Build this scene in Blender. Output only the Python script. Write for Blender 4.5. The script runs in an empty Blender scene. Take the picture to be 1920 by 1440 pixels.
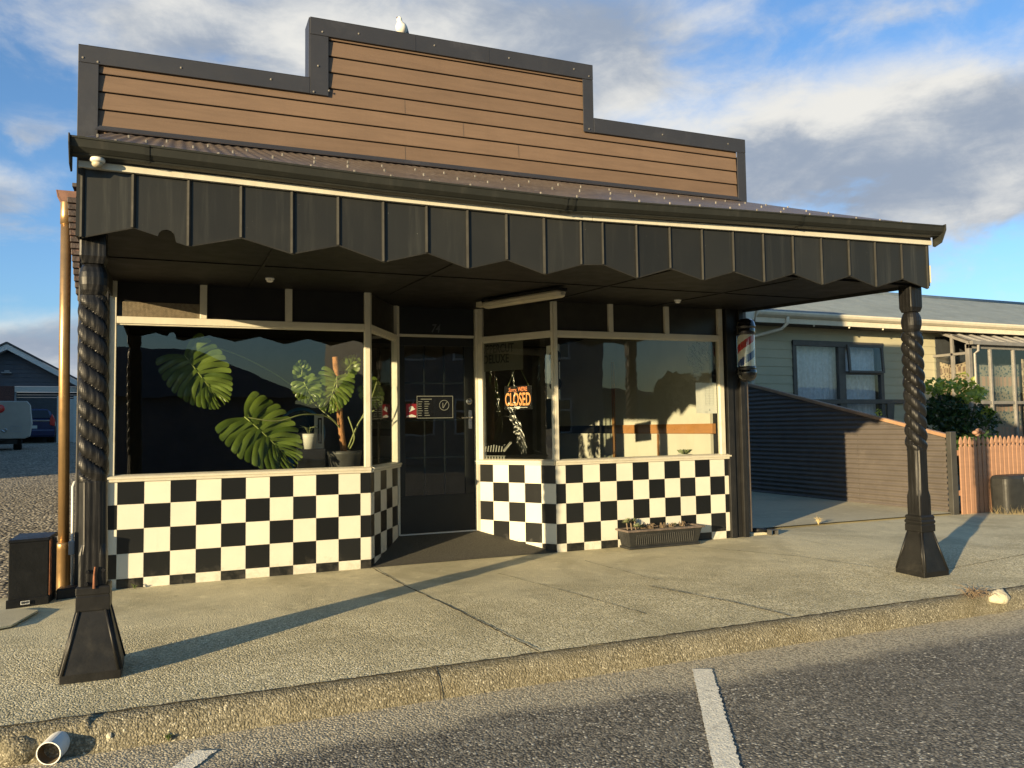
import bpy, math, random
from mathutils import Vector, Matrix, Euler, noise as mnoise
random.seed(7)
R = math.radians
scene = bpy.context.scene
COL = scene.collection

# ------------------------------------------------------------------ camera
YAW, PITCH, ROLL, F = 0.4038, 0.0562, -0.0142, 1472.42
fw = Vector((math.sin(YAW) * math.cos(PITCH), math.cos(YAW) * math.cos(PITCH), math.sin(PITCH)))
rt = Vector((math.cos(YAW), -math.sin(YAW), 0))
up = rt.cross(fw)
r2 = rt * math.cos(ROLL) + up * math.sin(ROLL)
u2 = -rt * math.sin(ROLL) + up * math.cos(ROLL)
cam = bpy.data.objects.new('camera', bpy.data.cameras.new('camera'))
COL.objects.link(cam)
cam.data.sensor_width = 36
cam.data.lens = F / 1920 * 36
cam.data.clip_start = 0.05
cam.data.clip_end = 3000
cam.matrix_world = Matrix(((r2.x, u2.x, -fw.x, 0.4418), (r2.y, u2.y, -fw.y, -7.2268), (r2.z, u2.z, -fw.z, 1.2628), (0, 0, 0, 1)))
scene.camera = cam

# ------------------------------------------------------------------ light
SUN_EL, SUN_AZ = 7.8, 239.2          # degrees; azimuth clockwise from +Y
SUN_STRENGTH, SUN_COL = 5.0, (1.0, 0.77, 0.44)
SKY_STRENGTH, EXPOSURE = 0.08, 1.15
scene.view_settings.view_transform = 'Standard'
scene.view_settings.look = 'None'
scene.view_settings.exposure = EXPOSURE
scene.view_settings.gamma = 1
scene.view_settings.use_curve_mapping = False
sl = bpy.data.lights.new('sun', 'SUN')
sl.energy, sl.color, sl.angle = SUN_STRENGTH, SUN_COL, R(0.5)
so = bpy.data.objects.new('sun', sl)
COL.objects.link(so)
sdir = Vector((-math.sin(R(SUN_AZ)) * math.cos(R(SUN_EL)), -math.cos(R(SUN_AZ)) * math.cos(R(SUN_EL)), -math.sin(R(SUN_EL))))
so.rotation_euler = sdir.to_track_quat('-Z', 'Y').to_euler()
so.location = (-20, -14, 10)


class NT:
    """small wrapper for building node trees"""
    def __init__(s, tree):
        s.t = tree
        tree.nodes.clear()

    def n(s, typ, **kw):
        nd = s.t.nodes.new(typ)
        for k, v in kw.items():
            setattr(nd, k, v)
        return nd

    def l(s, a, b):
        s.t.links.new(a, b)

    def val(s, x):
        if isinstance(x, (int, float)):
            nd = s.n('ShaderNodeValue')
            nd.outputs[0].default_value = x
            return nd.outputs[0]
        return x

    def m(s, op, a, b=None, c=None, clamp=False):
        nd = s.n('ShaderNodeMath', operation=op, use_clamp=clamp)
        for i, x in enumerate((a, b, c)):
            if x is None:
                continue
            if isinstance(x, (int, float)):
                nd.inputs[i].default_value = x
            else:
                s.l(x, nd.inputs[i])
        return nd.outputs[0]

    def mix(s, f, a, b, blend='MIX'):
        nd = s.n('ShaderNodeMix', data_type='RGBA', blend_type=blend)
        for sock, x in ((nd.inputs[0], f), (nd.inputs[6], a), (nd.inputs[7], b)):
            if isinstance(x, (int, float)):
                sock.default_value = x
            elif isinstance(x, (tuple, list)):
                sock.default_value = (*x[:3], 1)
            else:
                s.l(x, sock)
        return nd.outputs[2]

    def step(s, x, lo, hi):
        nd = s.n('ShaderNodeMapRange', interpolation_type='SMOOTHSTEP')
        s.l(x, nd.inputs[0])
        nd.inputs[1].default_value, nd.inputs[2].default_value = lo, hi
        return nd.outputs[0]

    def noise(s, vec, scale, detail=6, rough=0.55, dist=0.0):
        nd = s.n('ShaderNodeTexNoise')
        nd.inputs['Scale'].default_value = scale
        nd.inputs['Detail'].default_value = detail
        nd.inputs['Roughness'].default_value = rough
        nd.inputs['Distortion'].default_value = dist
        if vec is not None:
            s.l(vec, nd.inputs['Vector'])
        return nd.outputs[0]


# ------------------------------------------------------------------ sky
def build_world():
    w = bpy.data.worlds.new('World')
    scene.world = w
    w.use_nodes = True
    g = NT(w.node_tree)
    out = g.n('ShaderNodeOutputWorld')
    bg = g.n('ShaderNodeBackground')
    bg.inputs[1].default_value = SKY_STRENGTH
    g.l(bg.outputs[0], out.inputs[0])
    sky = g.n('ShaderNodeTexSky', sky_type='NISHITA', sun_disc=False)
    sky.sun_elevation, sky.sun_rotation = R(SUN_EL), R(SUN_AZ)
    sky.ozone_density, sky.dust_density, sky.air_density = 3.0, 0.4, 1.2
    tc = g.n('ShaderNodeTexCoord')
    d = tc.outputs['Generated']
    sp = g.n('ShaderNodeSeparateXYZ')
    g.l(d, sp.inputs[0])
    X, Y, Z = sp.outputs
    az = g.m('MULTIPLY', g.m('ARCTAN2', X, Y), 180 / math.pi)
    el = g.m('MULTIPLY', g.m('ARCSINE', Z), 180 / math.pi)

    def stretched(sx, sz, off=(0, 0, 0)):
        mp = g.n('ShaderNodeMapping')
        mp.inputs['Scale'].default_value = (sx, sx, sz)
        mp.inputs['Location'].default_value = off
        g.l(d, mp.inputs['Vector'])
        return mp.outputs[0]
    n1 = g.noise(stretched(4.2, 9.5, (.3, .7, .2)), 1.0, 9, .58, .35)
    n2 = g.noise(stretched(11, 21, (3, 1, 2)), 1.0, 8, .62, .3)
    n3 = g.noise(stretched(3.0, 5.0, (7, 3, 5)), 1.0, 4, .5, .2)
    waz = g.m('ADD', az, g.m('MULTIPLY', g.m('SUBTRACT', n3, .5), 16))
    wel = g.m('ADD', el, g.m('MULTIPLY', g.m('SUBTRACT', n1, .5), 7))

    def blob(a0, e0, sa, se, w_, slope=0.0):
        da = g.m('SUBTRACT', waz, a0)
        de = g.m('SUBTRACT', wel, e0)
        if slope:
            de = g.m('SUBTRACT', de, g.m('MULTIPLY', da, slope))
        q = g.m('ADD', g.m('POWER', g.m('ABSOLUTE', g.m('DIVIDE', da, sa)), 2.4), g.m('POWER', g.m('ABSOLUTE', g.m('DIVIDE', de, se)), 2.4))
        return g.m('MULTIPLY', g.m('EXPONENT', g.m('MULTIPLY', q, -1)), w_)

    def total(lst):
        t = None
        for b in lst:
            v = blob(*b)
            t = v if t is None else g.m('ADD', t, v)
        return t
    dens = total(CLOUDS)
    dens = g.m('ADD', dens, g.m('MULTIPLY', g.m('SUBTRACT', n1, .5), 1.5))
    dens = g.m('ADD', dens, g.m('MULTIPLY', g.m('SUBTRACT', n2, .5), 0.85))
    # the cloud bank lies to the north-east; cloud elsewhere thinned to lower ambient light
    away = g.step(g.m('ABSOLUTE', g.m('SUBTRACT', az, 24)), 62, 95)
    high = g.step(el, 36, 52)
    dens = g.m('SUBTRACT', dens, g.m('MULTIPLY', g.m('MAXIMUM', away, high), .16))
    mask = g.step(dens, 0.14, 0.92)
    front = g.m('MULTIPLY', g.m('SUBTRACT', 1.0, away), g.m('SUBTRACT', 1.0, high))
    lum = total(BRIGHT)
    lum = g.m('ADD', lum, g.m('MULTIPLY', g.m('SUBTRACT', n2, .5), 1.3))
    lum = g.m('ADD', lum, g.m('MULTIPLY', g.m('SUBTRACT', n1, .5), 1.4))
    n4 = g.noise(stretched(6.5, 17, (5, 9, 1)), 1.0, 9, .6, .6)
    lum = g.m('ADD', lum, g.m('MULTIPLY', g.m('SUBTRACT', n4, .47), 1.3))
    thin = g.m('SUBTRACT', 1.0, g.step(dens, .25, .95))
    lum = g.m('ADD', lum, g.m('MULTIPLY', thin, .45))
    lum = g.step(lum, -.15, 1.05)
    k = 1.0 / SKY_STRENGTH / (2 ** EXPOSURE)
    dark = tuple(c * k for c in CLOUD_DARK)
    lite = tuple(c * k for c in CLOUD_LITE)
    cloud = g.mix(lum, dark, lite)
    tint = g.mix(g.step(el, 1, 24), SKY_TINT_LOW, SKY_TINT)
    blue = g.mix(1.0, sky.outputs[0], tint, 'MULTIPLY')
    # clouds outside the view are dimmed to lower ambient light on the scene
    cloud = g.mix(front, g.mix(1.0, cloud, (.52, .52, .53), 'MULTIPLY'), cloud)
    warm = g.mix(front, (1.07, 1.0, .84), (1, 1, 1))  # sky outside the view tinted warm to take blue out of the shade
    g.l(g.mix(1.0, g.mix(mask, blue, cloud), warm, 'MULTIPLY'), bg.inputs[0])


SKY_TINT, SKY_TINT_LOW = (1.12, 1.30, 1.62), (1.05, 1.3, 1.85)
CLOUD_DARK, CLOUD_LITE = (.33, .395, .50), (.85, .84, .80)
CLOUDS = [(45, 17.5, 15, 5.5, 1.15, .08), (22, 25.5, 13, 5.5, 1.1, 0), (3, 26, 11, 3.4, .95, .04), (-9, 14.5, 4, 2.3, .8, 0),
          (-9, 5.0, 12, 2.6, .9, 0), (58, 16, 8, 5, .6, 0), (-9, 19.5, 2.5, 1.0, .45, 0), (50, 26.5, 12, 1.2, .28, 0), (30, 38, 40, 7, .5, 0)]
BRIGHT = [(43, 21.3, 13, 2.4, .9, .05), (34, 20, 5, 4, .4, 0), (14, 25.5, 8, 3.5, .75, 0), (57, 22, 6, 2, .5, 0), (-9, 16, 4, 1.4, .5, 0),
          (-8, 7.8, 8, 1.0, .5, 0), (53, 13.2, 5, 1.2, .35, .1), (4, 27, 8, 2, .3, 0)]
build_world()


# ------------------------------------------------------------------ materials
def base_mat(name):
    m = bpy.data.materials.new(name)
    m.use_nodes = True
    g = NT(m.node_tree)
    out = g.n('ShaderNodeOutputMaterial')
    return m, g, out


def coords(g, scale=(1, 1, 1)):
    tc = g.n('ShaderNodeTexCoord')
    mp = g.n('ShaderNodeMapping')
    mp.inputs['Scale'].default_value = scale
    g.l(tc.outputs['Object'], mp.inputs['Vector'])
    return mp.outputs[0]


def principled(g, out, col, rough=.5, metal=0, spec=.5, bump=None, bdist=.01, bstr=1.0, coat=0):
    p = g.n('ShaderNodeBsdfPrincipled')
    if isinstance(col, (tuple, list)):
        p.inputs['Base Color'].default_value = (*col[:3], 1)
    else:
        g.l(col, p.inputs['Base Color'])
    if isinstance(rough, (int, float)):
        p.inputs['Roughness'].default_value = rough
    else:
        g.l(rough, p.inputs['Roughness'])
    p.inputs['Metallic'].default_value = metal
    p.inputs['Specular IOR Level'].default_value = spec
    p.inputs['Coat Weight'].default_value = coat
    if bump is not None:
        b = g.n('ShaderNodeBump')
        b.inputs['Distance'].default_value = bdist
        b.inputs['Strength'].default_value = bstr
        g.l(bump, b.inputs['Height'])
        g.l(b.outputs[0], p.inputs['Normal'])
    g.l(p.outputs[0], out.inputs[0])
    return p


def sc(c, k):
    return tuple(min(1, x * k) for x in c)


def island_tone(g, c, amt):
    ge = g.n('ShaderNodeNewGeometry')
    k = g.m('MULTIPLY_ADD', ge.outputs['Random Per Island'], 2 * amt, 1 - amt)
    hs = g.n('ShaderNodeHueSaturation')
    g.l(k, hs.inputs['Value'])
    g.l(c, hs.inputs['Color'])
    return hs.outputs[0]


def tile_surface(name, col, grime, rough, amt):
    """glazed tile: small tone differences from tile to tile, splash dirt low down"""
    m, g, out = base_mat(name)
    v = coords(g)
    n = g.noise(v, 3.2, 8, .65)
    c = g.mix(g.step(n, .3, .7), sc(col, .96), sc(col, 1.03))
    c = island_tone(g, c, amt)
    s3 = g.n('ShaderNodeSeparateXYZ')
    g.l(v, s3.inputs[0])
    low = g.m('SUBTRACT', 1.0, g.step(s3.outputs[2], .0, .32))
    sp_ = g.step(g.m('ADD', g.m('MULTIPLY', low, .42), g.noise(v, 13, 9, .72, .4)), .78, 1.05)
    c = g.mix(g.m('MULTIPLY', sp_, .38), c, grime)
    st = g.step(g.noise(coords(g, (14, 14, 1.2)), 1.0, 8, .7), .60, .78)
    c = g.mix(g.m('MULTIPLY', st, .16), c, grime)
    r_ = g.m('ADD', g.m('MULTIPLY', sp_, .3), rough)
    principled(g, out, c, r_, 0, .4, g.noise(v, 3, 3), .0012)
    return m


def plain(name, col, rough=.5, var=.12, vscale=7, bump=0.0, bscale=60, metal=0, spec=.5, stretch=(1, 1, 1), dirt=None, dirt_amt=.5, dscale=2.5, coat=0):
    """painted or raw surface: mottled colour, optional dirt of its own, small bumps"""
    m, g, out = base_mat(name)
    v = coords(g, stretch)
    n = g.noise(v, vscale, 8, .6)
    c = g.mix(g.step(n, .3, .7), sc(col, 1 - var), sc(col, 1 + var))
    if dirt is not None:
        n2 = g.noise(v, dscale, 9, .68, .4)
        c = g.mix(g.m('MULTIPLY', g.step(n2, .52, .74), dirt_amt), c, dirt)
    rn = g.m('MULTIPLY_ADD', g.noise(v, vscale * 2.3, 5), .25, rough - .12)
    h = g.noise(v, bscale, 5) if bump else None
    principled(g, out, c, rn, metal, spec, h, bump, 1.0, coat)
    return m


def chipseal(name, cols, scale, bump, patch=None, rough=.9, gap=.35, big=.35, ydep=None, crack=None):
    """stone chips: random-coloured cells with deep gaps, patchy at large scale"""
    m, g, out = base_mat(name)
    v = coords(g)
    wv = g.n('ShaderNodeMix', data_type='VECTOR')
    nz = g.n('ShaderNodeTexNoise')
    nz.inputs['Scale'].default_value = scale * .6
    g.l(v, nz.inputs['Vector'])
    wv.inputs[0].default_value = .012
    g.l(v, wv.inputs[4])
    g.l(nz.outputs[1], wv.inputs[5])
    vo = g.n('ShaderNodeTexVoronoi', feature='F1')
    vo.inputs['Scale'].default_value = scale
    g.l(wv.outputs[1], vo.inputs['Vector'])
    sepc = g.n('ShaderNodeSeparateColor')
    g.l(vo.outputs['Color'], sepc.inputs[0])
    c = g.mix(g.step(sepc.outputs[0], .15, .85), cols[0], cols[1])
    c = g.mix(g.step(sepc.outputs[1], .90, .97), c, cols[2])
    gapm = g.m('MULTIPLY', g.step(vo.outputs['Distance'], .38, .72), gap)
    c = g.mix(gapm, c, sc(cols[0], .45))
    n = g.noise(v, .9, 8, .62, .5)
    c = g.mix(g.m('MULTIPLY', g.step(n, .35, .7), big), c, patch or sc(cols[0], .6))
    n4 = g.noise(v, 4.5, 7, .6)
    c = g.mix(g.m('MULTIPLY', g.step(n4, .45, .7), .25), c, sc(cols[1], 1.1))
    fine = g.noise(v, scale * 2.5, 3)
    h = g.m('ADD', g.m('MULTIPLY', vo.outputs['Distance'], -1.0), g.m('MULTIPLY', fine, .35))
    if ydep:
        # worn, lighter band of the surface beside the kerb: (y of its edge, softness, colour)
        tc = g.n('ShaderNodeTexCoord')
        s3 = g.n('ShaderNodeSeparateXYZ')
        g.l(tc.outputs['Object'], s3.inputs[0])
        yy = g.m('ADD', s3.outputs[1], g.m('MULTIPLY', g.m('SUBTRACT', g.noise(v, 1.6, 6, .6), .5), .5))
        c = g.mix(g.m('MULTIPLY', g.step(yy, ydep[0], ydep[0] + ydep[1]), ydep[3]), c, g.mix(g.step(sepc.outputs[2], .2, .8), sc(ydep[2], .6), sc(ydep[2], 1.25)))
    p = principled(g, out, c, rough, 0, .35, h, bump, 1.0)
    return m


def smooth_concrete(name, cols, scale, bump, y_rough):
    """footpath: exposed small stones near the kerb, trowelled smoother towards the shop"""
    m, g, out = base_mat(name)
    v = coords(g)
    tc = g.n('ShaderNodeTexCoord')
    s3 = g.n('ShaderNodeSeparateXYZ')
    g.l(tc.outputs['Object'], s3.inputs[0])
    yy = g.m('ADD', s3.outputs[1], g.m('MULTIPLY', g.m('SUBTRACT', g.noise(v, .8, 7, .62, .6), .5), 2.2))
    rough_m = g.m('SUBTRACT', 1.0, g.step(yy, y_rough - .7, y_rough + .9))
    vo = g.n('ShaderNodeTexVoronoi', feature='F1')
    vo.inputs['Scale'].default_value = scale
    g.l(v, vo.inputs['Vector'])
    sepc = g.n('ShaderNodeSeparateColor')
    g.l(vo.outputs['Color'], sepc.inputs[0])
    stone = g.mix(g.step(sepc.outputs[0], .1, .9), cols[0], cols[1])
    stone = g.mix(g.step(sepc.outputs[1], .88, .97), stone, cols[2])
    fine = g.noise(v, scale * 1.6, 4, .7)
    cream = g.mix(g.step(fine, .35, .68), sc(cols[1], .72), sc(cols[1], 1.12))
    c = g.mix(rough_m, cream, stone)
    n = g.noise(v, 1.1, 9, .66, .7)
    c = g.mix(g.m('MULTIPLY', g.step(n, .40, .68), .62), c, sc(cols[0], .95))
    n5 = g.noise(v, 6, 7, .65)
    c = g.mix(g.m('MULTIPLY', g.step(n5, .54, .72), .4), c, sc(cols[1], 1.3))
    gv = g.n('ShaderNodeTexVoronoi', feature='F1')
    gv.inputs['Scale'].default_value = 4.2
    gv.inputs['Randomness'].default_value = 1.0
    g.l(v, gv.inputs['Vector'])
    gs = g.n('ShaderNodeSeparateColor')
    g.l(gv.outputs['Color'], gs.inputs[0])
    gum = g.m('MULTIPLY', g.m('LESS_THAN', gv.outputs['Distance'], .075), g.m('GREATER_THAN', gs.outputs[0], .80))
    c = g.mix(g.m('MULTIPLY', gum, .5), c, sc(cols[0], .45))
    st = g.noise(v, 3.1, 9, .75, 1.5)
    c = g.mix(g.m('MULTIPLY', g.step(st, .62, .70), .35), c, sc(cols[0], .55))
    h1 = g.m('MULTIPLY', vo.outputs['Distance'], -1.0)
    h = g.m('ADD', g.m('MULTIPLY', h1, g.m('MULTIPLY_ADD', rough_m, .75, .18)), g.m('MULTIPLY', fine, .35))
    h = g.m('ADD', h, g.m('MULTIPLY', g.noise(v, 3.5, 5), 1.2))
    principled(g, out, c, .88, 0, .3, h, bump, 1.0)
    return m


def glass_mat(name, tint=(.85, .88, .86), gloss=1.0, rough=0.0):
    m, g, out = base_mat(name)
    lw = g.n('ShaderNodeLayerWeight')
    lw.inputs[0].default_value = .5
    fres = g.m('MULTIPLY_ADD', g.m('POWER', lw.outputs['Facing'], 5.0), .90, .075)
    v = coords(g)
    b = g.n('ShaderNodeBump')
    b.inputs['Distance'].default_value = .0012
    b.inputs['Strength'].default_value = .5
    g.l(g.noise(v, 2.2, 2), b.inputs['Height'])
    tr = g.n('ShaderNodeBsdfTransparent')
    tr.inputs[0].default_value = (*tint, 1)
    gl = g.n('ShaderNodeBsdfGlossy')
    gl.inputs[0].default_value = (1, 1, 1, 1)
    gl.inputs['Roughness'].default_value = rough
    g.l(b.outputs[0], gl.inputs['Normal'])
    mx = g.n('ShaderNodeMixShader')
    g.l(g.m('MULTIPLY', fres, gloss, clamp=True), mx.inputs[0])
    g.l(tr.outputs[0], mx.inputs[1])
    g.l(gl.outputs[0], mx.inputs[2])
    g.l(mx.outputs[0], out.inputs[0])
    return m


def wood_paint(name, col, rough=.42, grain=.004, var=.2):
    m, g, out = base_mat(name)
    v = coords(g, (26, 26, 2.2))
    n = g.noise(v, 1.0, 6, .6, 1.2)
    w = g.n('ShaderNodeTexWave', wave_type='RINGS', rings_direction='Z')
    w.inputs['Scale'].default_value = 14
    w.inputs['Distortion'].default_value = 3
    w.inputs['Detail'].default_value = 3
    g.l(coords(g, (1, 1, .12)), w.inputs['Vector'])
    nn = g.noise(coords(g), 5, 8, .65)
    c = g.mix(g.step(nn, .35, .7), sc(col, 1 - var), sc(col, 1 + var * 1.6))
    wear = g.m('MULTIPLY', g.step(g.noise(coords(g), 11, 9, .7), .66, .74), .55)
    c = g.mix(wear, c, sc(col, 5.0))
    h = g.m('ADD', n, g.m('MULTIPLY', w.outputs[0], .35))
    principled(g, out, c, g.m('MULTIPLY_ADD', nn, .3, rough - .12), 0, .36, h, grain, 1.0)
    return m


def board_mat(name, col):
    m, g, out = base_mat(name)
    v = coords(g, (.9, 3, 9))
    n = g.noise(v, 2.2, 9, .65, .6)
    n2 = g.noise(coords(g), 1.3, 5, .6)
    c = g.mix(g.step(n, .3, .7), sc(col, .89), sc(col, 1.07))
    c = g.mix(g.m('MULTIPLY', g.step(n2, .4, .7), .35), c, sc(col, 1.25))
    n3 = g.noise(coords(g, (3, 3, 30)), 2.0, 6)
    c = g.mix(g.m('MULTIPLY', g.step(n3, .5, .7), .12), c, sc(col, .8))
    c = island_tone(g, c, .07)
    streak = g.step(g.noise(coords(g, (7, 7, .5)), 1.2, 7, .68), .54, .74)
    c = g.mix(g.m('MULTIPLY', streak, .16), c, sc(col, .62))
    sp_ = g.step(g.noise(coords(g), 17, 6, .6), .71, .75)
    c = g.mix(g.m('MULTIPLY', sp_, .35), c, (.55, .45, .36))
    principled(g, out, c, .62, 0, .35, n, .002, 1.0)
    return m


def streaked(name, col, streak=(.25, .26, .24), amt=.35, rough=.3, spec=.5):
    """dark sheet with vertical rain streaks"""
    m, g, out = base_mat(name)
    n = g.noise(coords(g, (9, 9, .55)), 1.6, 7, .65, .2)
    n2 = g.noise(coords(g), 2.2, 7, .6)
    c = g.mix(g.m('MULTIPLY', g.step(n, .5, .78), amt), col, streak)
    c = g.mix(g.m('MULTIPLY', g.step(n2, .45, .75), .35), c, sc(col, 1.5))
    oi = g.n('ShaderNodeObjectInfo')
    hs = g.n('ShaderNodeHueSaturation')
    g.l(g.m('MULTIPLY_ADD', oi.outputs['Random'], .5, .75), hs.inputs['Value'])
    g.l(c, hs.inputs['Color'])
    c = hs.outputs[0]
    sp_ = g.step(g.noise(coords(g), 60, 3), .74, .78)
    c = g.mix(g.m('MULTIPLY', sp_, .5), c, (.5, .5, .47))
    principled(g, out, c, g.m('MULTIPLY_ADD', n2, .3, rough - .1), 0, spec, g.noise(coords(g), 3, 3), .004, .5)
    return m


def leaf_mat(name, c0, c1, rough=.35, trans=.35):
    m, g, out = base_mat(name)
    oi = g.n('ShaderNodeObjectInfo')
    ge = g.n('ShaderNodeNewGeometry')
    n = g.noise(coords(g), 9, 5)
    f = g.m('ADD', g.m('MULTIPLY', n, .6), g.m('MULTIPLY', ge.outputs['Random Per Island'], .5), clamp=True)
    c = g.mix(g.step(f, .25, .85), c0, c1)
    p = g.n('ShaderNodeBsdfPrincipled')
    g.l(c, p.inputs['Base Color'])
    p.inputs['Roughness'].default_value = rough
    t = g.n('ShaderNodeBsdfTranslucent')
    g.l(g.mix(1.0, c, (1.3, 1.35, .6), 'MULTIPLY'), t.inputs[0])
    mx = g.n('ShaderNodeMixShader')
    mx.inputs[0].default_value = trans
    g.l(p.outputs[0], mx.inputs[1])
    g.l(t.outputs[0], mx.inputs[2])
    g.l(mx.outputs[0], out.inputs[0])
    return m


def rug_mat(name, ca, cb, cc, sx=3.0, sz=5.0):
    m, g, out = base_mat(name)
    v = coords(g)
    s3 = g.n('ShaderNodeSeparateXYZ')
    g.l(v, s3.inputs[0])
    u = g.m('ADD', s3.outputs[0], s3.outputs[1])
    zig = g.m('PINGPONG', g.m('MULTIPLY', u, 9.0), .5)
    band = g.m('FRACT', g.m('ADD', g.m('MULTIPLY', s3.outputs[2], sz), g.m('MULTIPLY', zig, .12)))
    m1 = g.m('GREATER_THAN', band, .62)
    m2 = g.m('LESS_THAN', g.m('PINGPONG', g.m('MULTIPLY', u, sx * 4), .5), .2)
    vo = g.n('ShaderNodeTexVoronoi', feature='F1')
    vo.inputs['Scale'].default_value = 16
    g.l(v, vo.inputs['Vector'])
    c = g.mix(g.step(vo.outputs['Distance'], .25, .55), ca, cb)
    c = g.mix(g.m('MULTIPLY', m1, .85), c, cc)
    c = g.mix(g.m('MULTIPLY', g.m('MULTIPLY', m1, m2), .8), c, cb)
    principled(g, out, c, .9, 0, .1)
    return m


def emit_free(name, col, rough=.6):
    m, g, out = base_mat(name)
    principled(g, out, col, rough)
    return m


BLACKP = (.018, .019, .021)
M = {}
M['tile_w'] = tile_surface('pale_tile', (.60, .585, .50), (.30, .26, .19), .26, .035)
M['tile_b'] = tile_surface('black_tile', (.0095, .0105, .011), (.075, .068, .052), .28, .25)
M['grout'] = plain('grout', (.56, .54, .46), .85, .15, 20)
M['cream'] = plain('cream_paint', (.54, .515, .42), .42, .05, 6, .002, 24, dirt=(.36, .31, .23), dirt_amt=.35, dscale=5)
M['post'] = wood_paint('black_post_paint', (.0075, .0075, .0078), .40, .003)
M['postbase'] = plain('worn_black_paint', (.0085, .0085, .0085), .46, .3, 6, .003, 9, spec=.35, dirt=(.034, .032, .027), dirt_amt=.4, dscale=7)
M['black'] = plain('black_paint', (.010, .0105, .011), .46, .25, 9, .002, 40, spec=.35, dirt=(.035, .035, .032), dirt_amt=.3)
M['blackwood'] = wood_paint('black_pilaster_paint', (.012, .012, .012), .5, .003)
M['door'] = plain('black_door_paint', (.0065, .0078, .0072), .45, .2, 5, .001, 30)
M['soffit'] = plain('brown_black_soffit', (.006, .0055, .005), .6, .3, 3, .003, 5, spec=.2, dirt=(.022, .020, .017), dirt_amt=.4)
M['valance'] = streaked('charcoal_valance', (.0155, .0162, .0148), (.062, .064, .056), .40, .42, .35)
M['gutter'] = streaked('dark_green_gutter', (.018, .0195, .017), (.06, .057, .048), .35, .45, .35)
M['fasciagrey'] = streaked('grey_fascia', (.085, .085, .078), (.16, .15, .13), .4, .5)
M['batten'] = plain('valance_batten', (.020, .020, .018), .65, .2, 8, spec=.25, dirt=(.07, .066, .056), dirt_amt=.25, dscale=9)
M['cap'] = plain('charcoal_flashing', (.029, .030, .036), .45, .06, 3, .002, 2.5, dirt=(.09, .09, .1), dirt_amt=.25)
M['clad'] = board_mat('brown_cladding', (.146, .098, .067))
M['iron'] = plain('brown_roof_iron', (.090, .072, .058), .4, .25, 4, .001, 30, dirt=(.2, .19, .17), dirt_amt=.35, dscale=8)
M['copper'] = plain('copper_pipe', (.44, .285, .135), .34, .12, 6, .0006, 9, metal=.75)
M['copperdark'] = plain('copper_gutter', (.22, .12, .085), .5, .2, 8, metal=.3)
M['brick_dark'] = plain('painted_brick', (.04, .028, .026), .6, .3, 12, .006, 30, dirt=(.28, .12, .08), dirt_amt=.6, dscale=14)
M['steel'] = plain('satin_steel', (.62, .60, .56), .28, .06, 12, metal=.9)
M['bolt'] = plain('galvanised_bolt', (.16, .15, .135), .6, .3, 20, metal=.2)
M['rust'] = plain('rust', (.22, .085, .04), .85, .4, 18, .004, 40)
M['glass'] = glass_mat('shop_glass', (.80, .83, .80), 1.15)
M['glass_far'] = glass_mat('house_glass', (.82, .86, .88), 1.2)
M['mesh'] = plain('vent_mesh', (.22, .18, .12), .7, .2, 40)
M['darkpanel'] = plain('dark_transom', (.010, .0095, .0085), .38, .25, 6)
M['trans_r'] = plain('brown_transom', (.028, .026, .019), .34, .2, 6)
M['pvc'] = plain('white_pvc', (.72, .72, .68), .35, .08, 6, dirt=(.32, .28, .2), dirt_amt=.5, dscale=8)
M['pvc_in'] = plain('muddy_pipe_inside', (.16, .125, .075), .9, .3, 10)
M['white'] = plain('white_paint', (.58, .58, .55), .45, .05, 6, dirt=(.5, .48, .42), dirt_amt=.3)
M['grey'] = plain('grey_plastic', (.30, .32, .34), .5, .1, 8)
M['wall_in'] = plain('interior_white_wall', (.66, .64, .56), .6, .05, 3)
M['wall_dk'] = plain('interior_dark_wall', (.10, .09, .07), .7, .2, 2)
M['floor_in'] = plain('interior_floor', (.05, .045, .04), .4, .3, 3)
M['timber'] = board_mat('varnished_timber', (.46, .22, .08))
M['mat'] = plain('entry_mat_rubber', (.085, .082, .070), .95, .5, 130, .006, 160, spec=.1)
M['barber_w'] = plain('barber_white', (.82, .80, .78), .35, .03)
M['barber_r'] = plain('barber_red', (.55, .03, .04), .35, .06)
M['barber_b'] = plain('barber_blue', (.03, .08, .30), .35, .06)
M['gloss_black'] = plain('gloss_black', (.012, .012, .013), .16, .1, 5, coat=.4)
M['orange'] = plain('orange_letters', (.72, .31, .10), .5, .08, 30)
M['redorange'] = plain('red_orange_letters', (.62, .20, .07), .5, .08, 30)
M['ink'] = plain('black_ink', (.01, .01, .01), .5, .1)
M['sketch'] = plain('sketch_ink', (.10, .10, .10), .7, .1)
M['chalk'] = plain('white_ink', (.24, .24, .215), .6, .1, 30)
M['paper'] = plain('paper', (.78, .77, .72), .7, .03, 3)
M['olive'] = plain('olive_poster', (.10, .095, .068), .6, .15, 3)
M['num'] = plain('number_grey', (.075, .08, .082), .4, .2)
M['red'] = plain('red_sticker', (.30, .02, .03), .4, .1)
M['redlamp'] = plain('red_tail_lens', (.60, .03, .025), .2, .05, coat=.5)
M['leaf'] = leaf_mat('monstera_leaf', (.085, .135, .018), (.20, .275, .05), .30, .3)
M['vein'] = plain('leaf_midrib', (.30, .36, .10), .5, .1)
M['stem'] = plain('plant_stem', (.24, .27, .10), .5, .2)
M['moss'] = plain('coir_pole', (.42, .20, .085), .9, .3, 30, .01, 60)
M['pot'] = plain('dark_pot', (.06, .06, .058), .5, .2)
M['clay'] = plain('terracotta', (.40, .15, .075), .8, .2)
M['blueframe'] = plain('blue_plastic', (.03, .14, .34), .4, .1)
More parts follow.
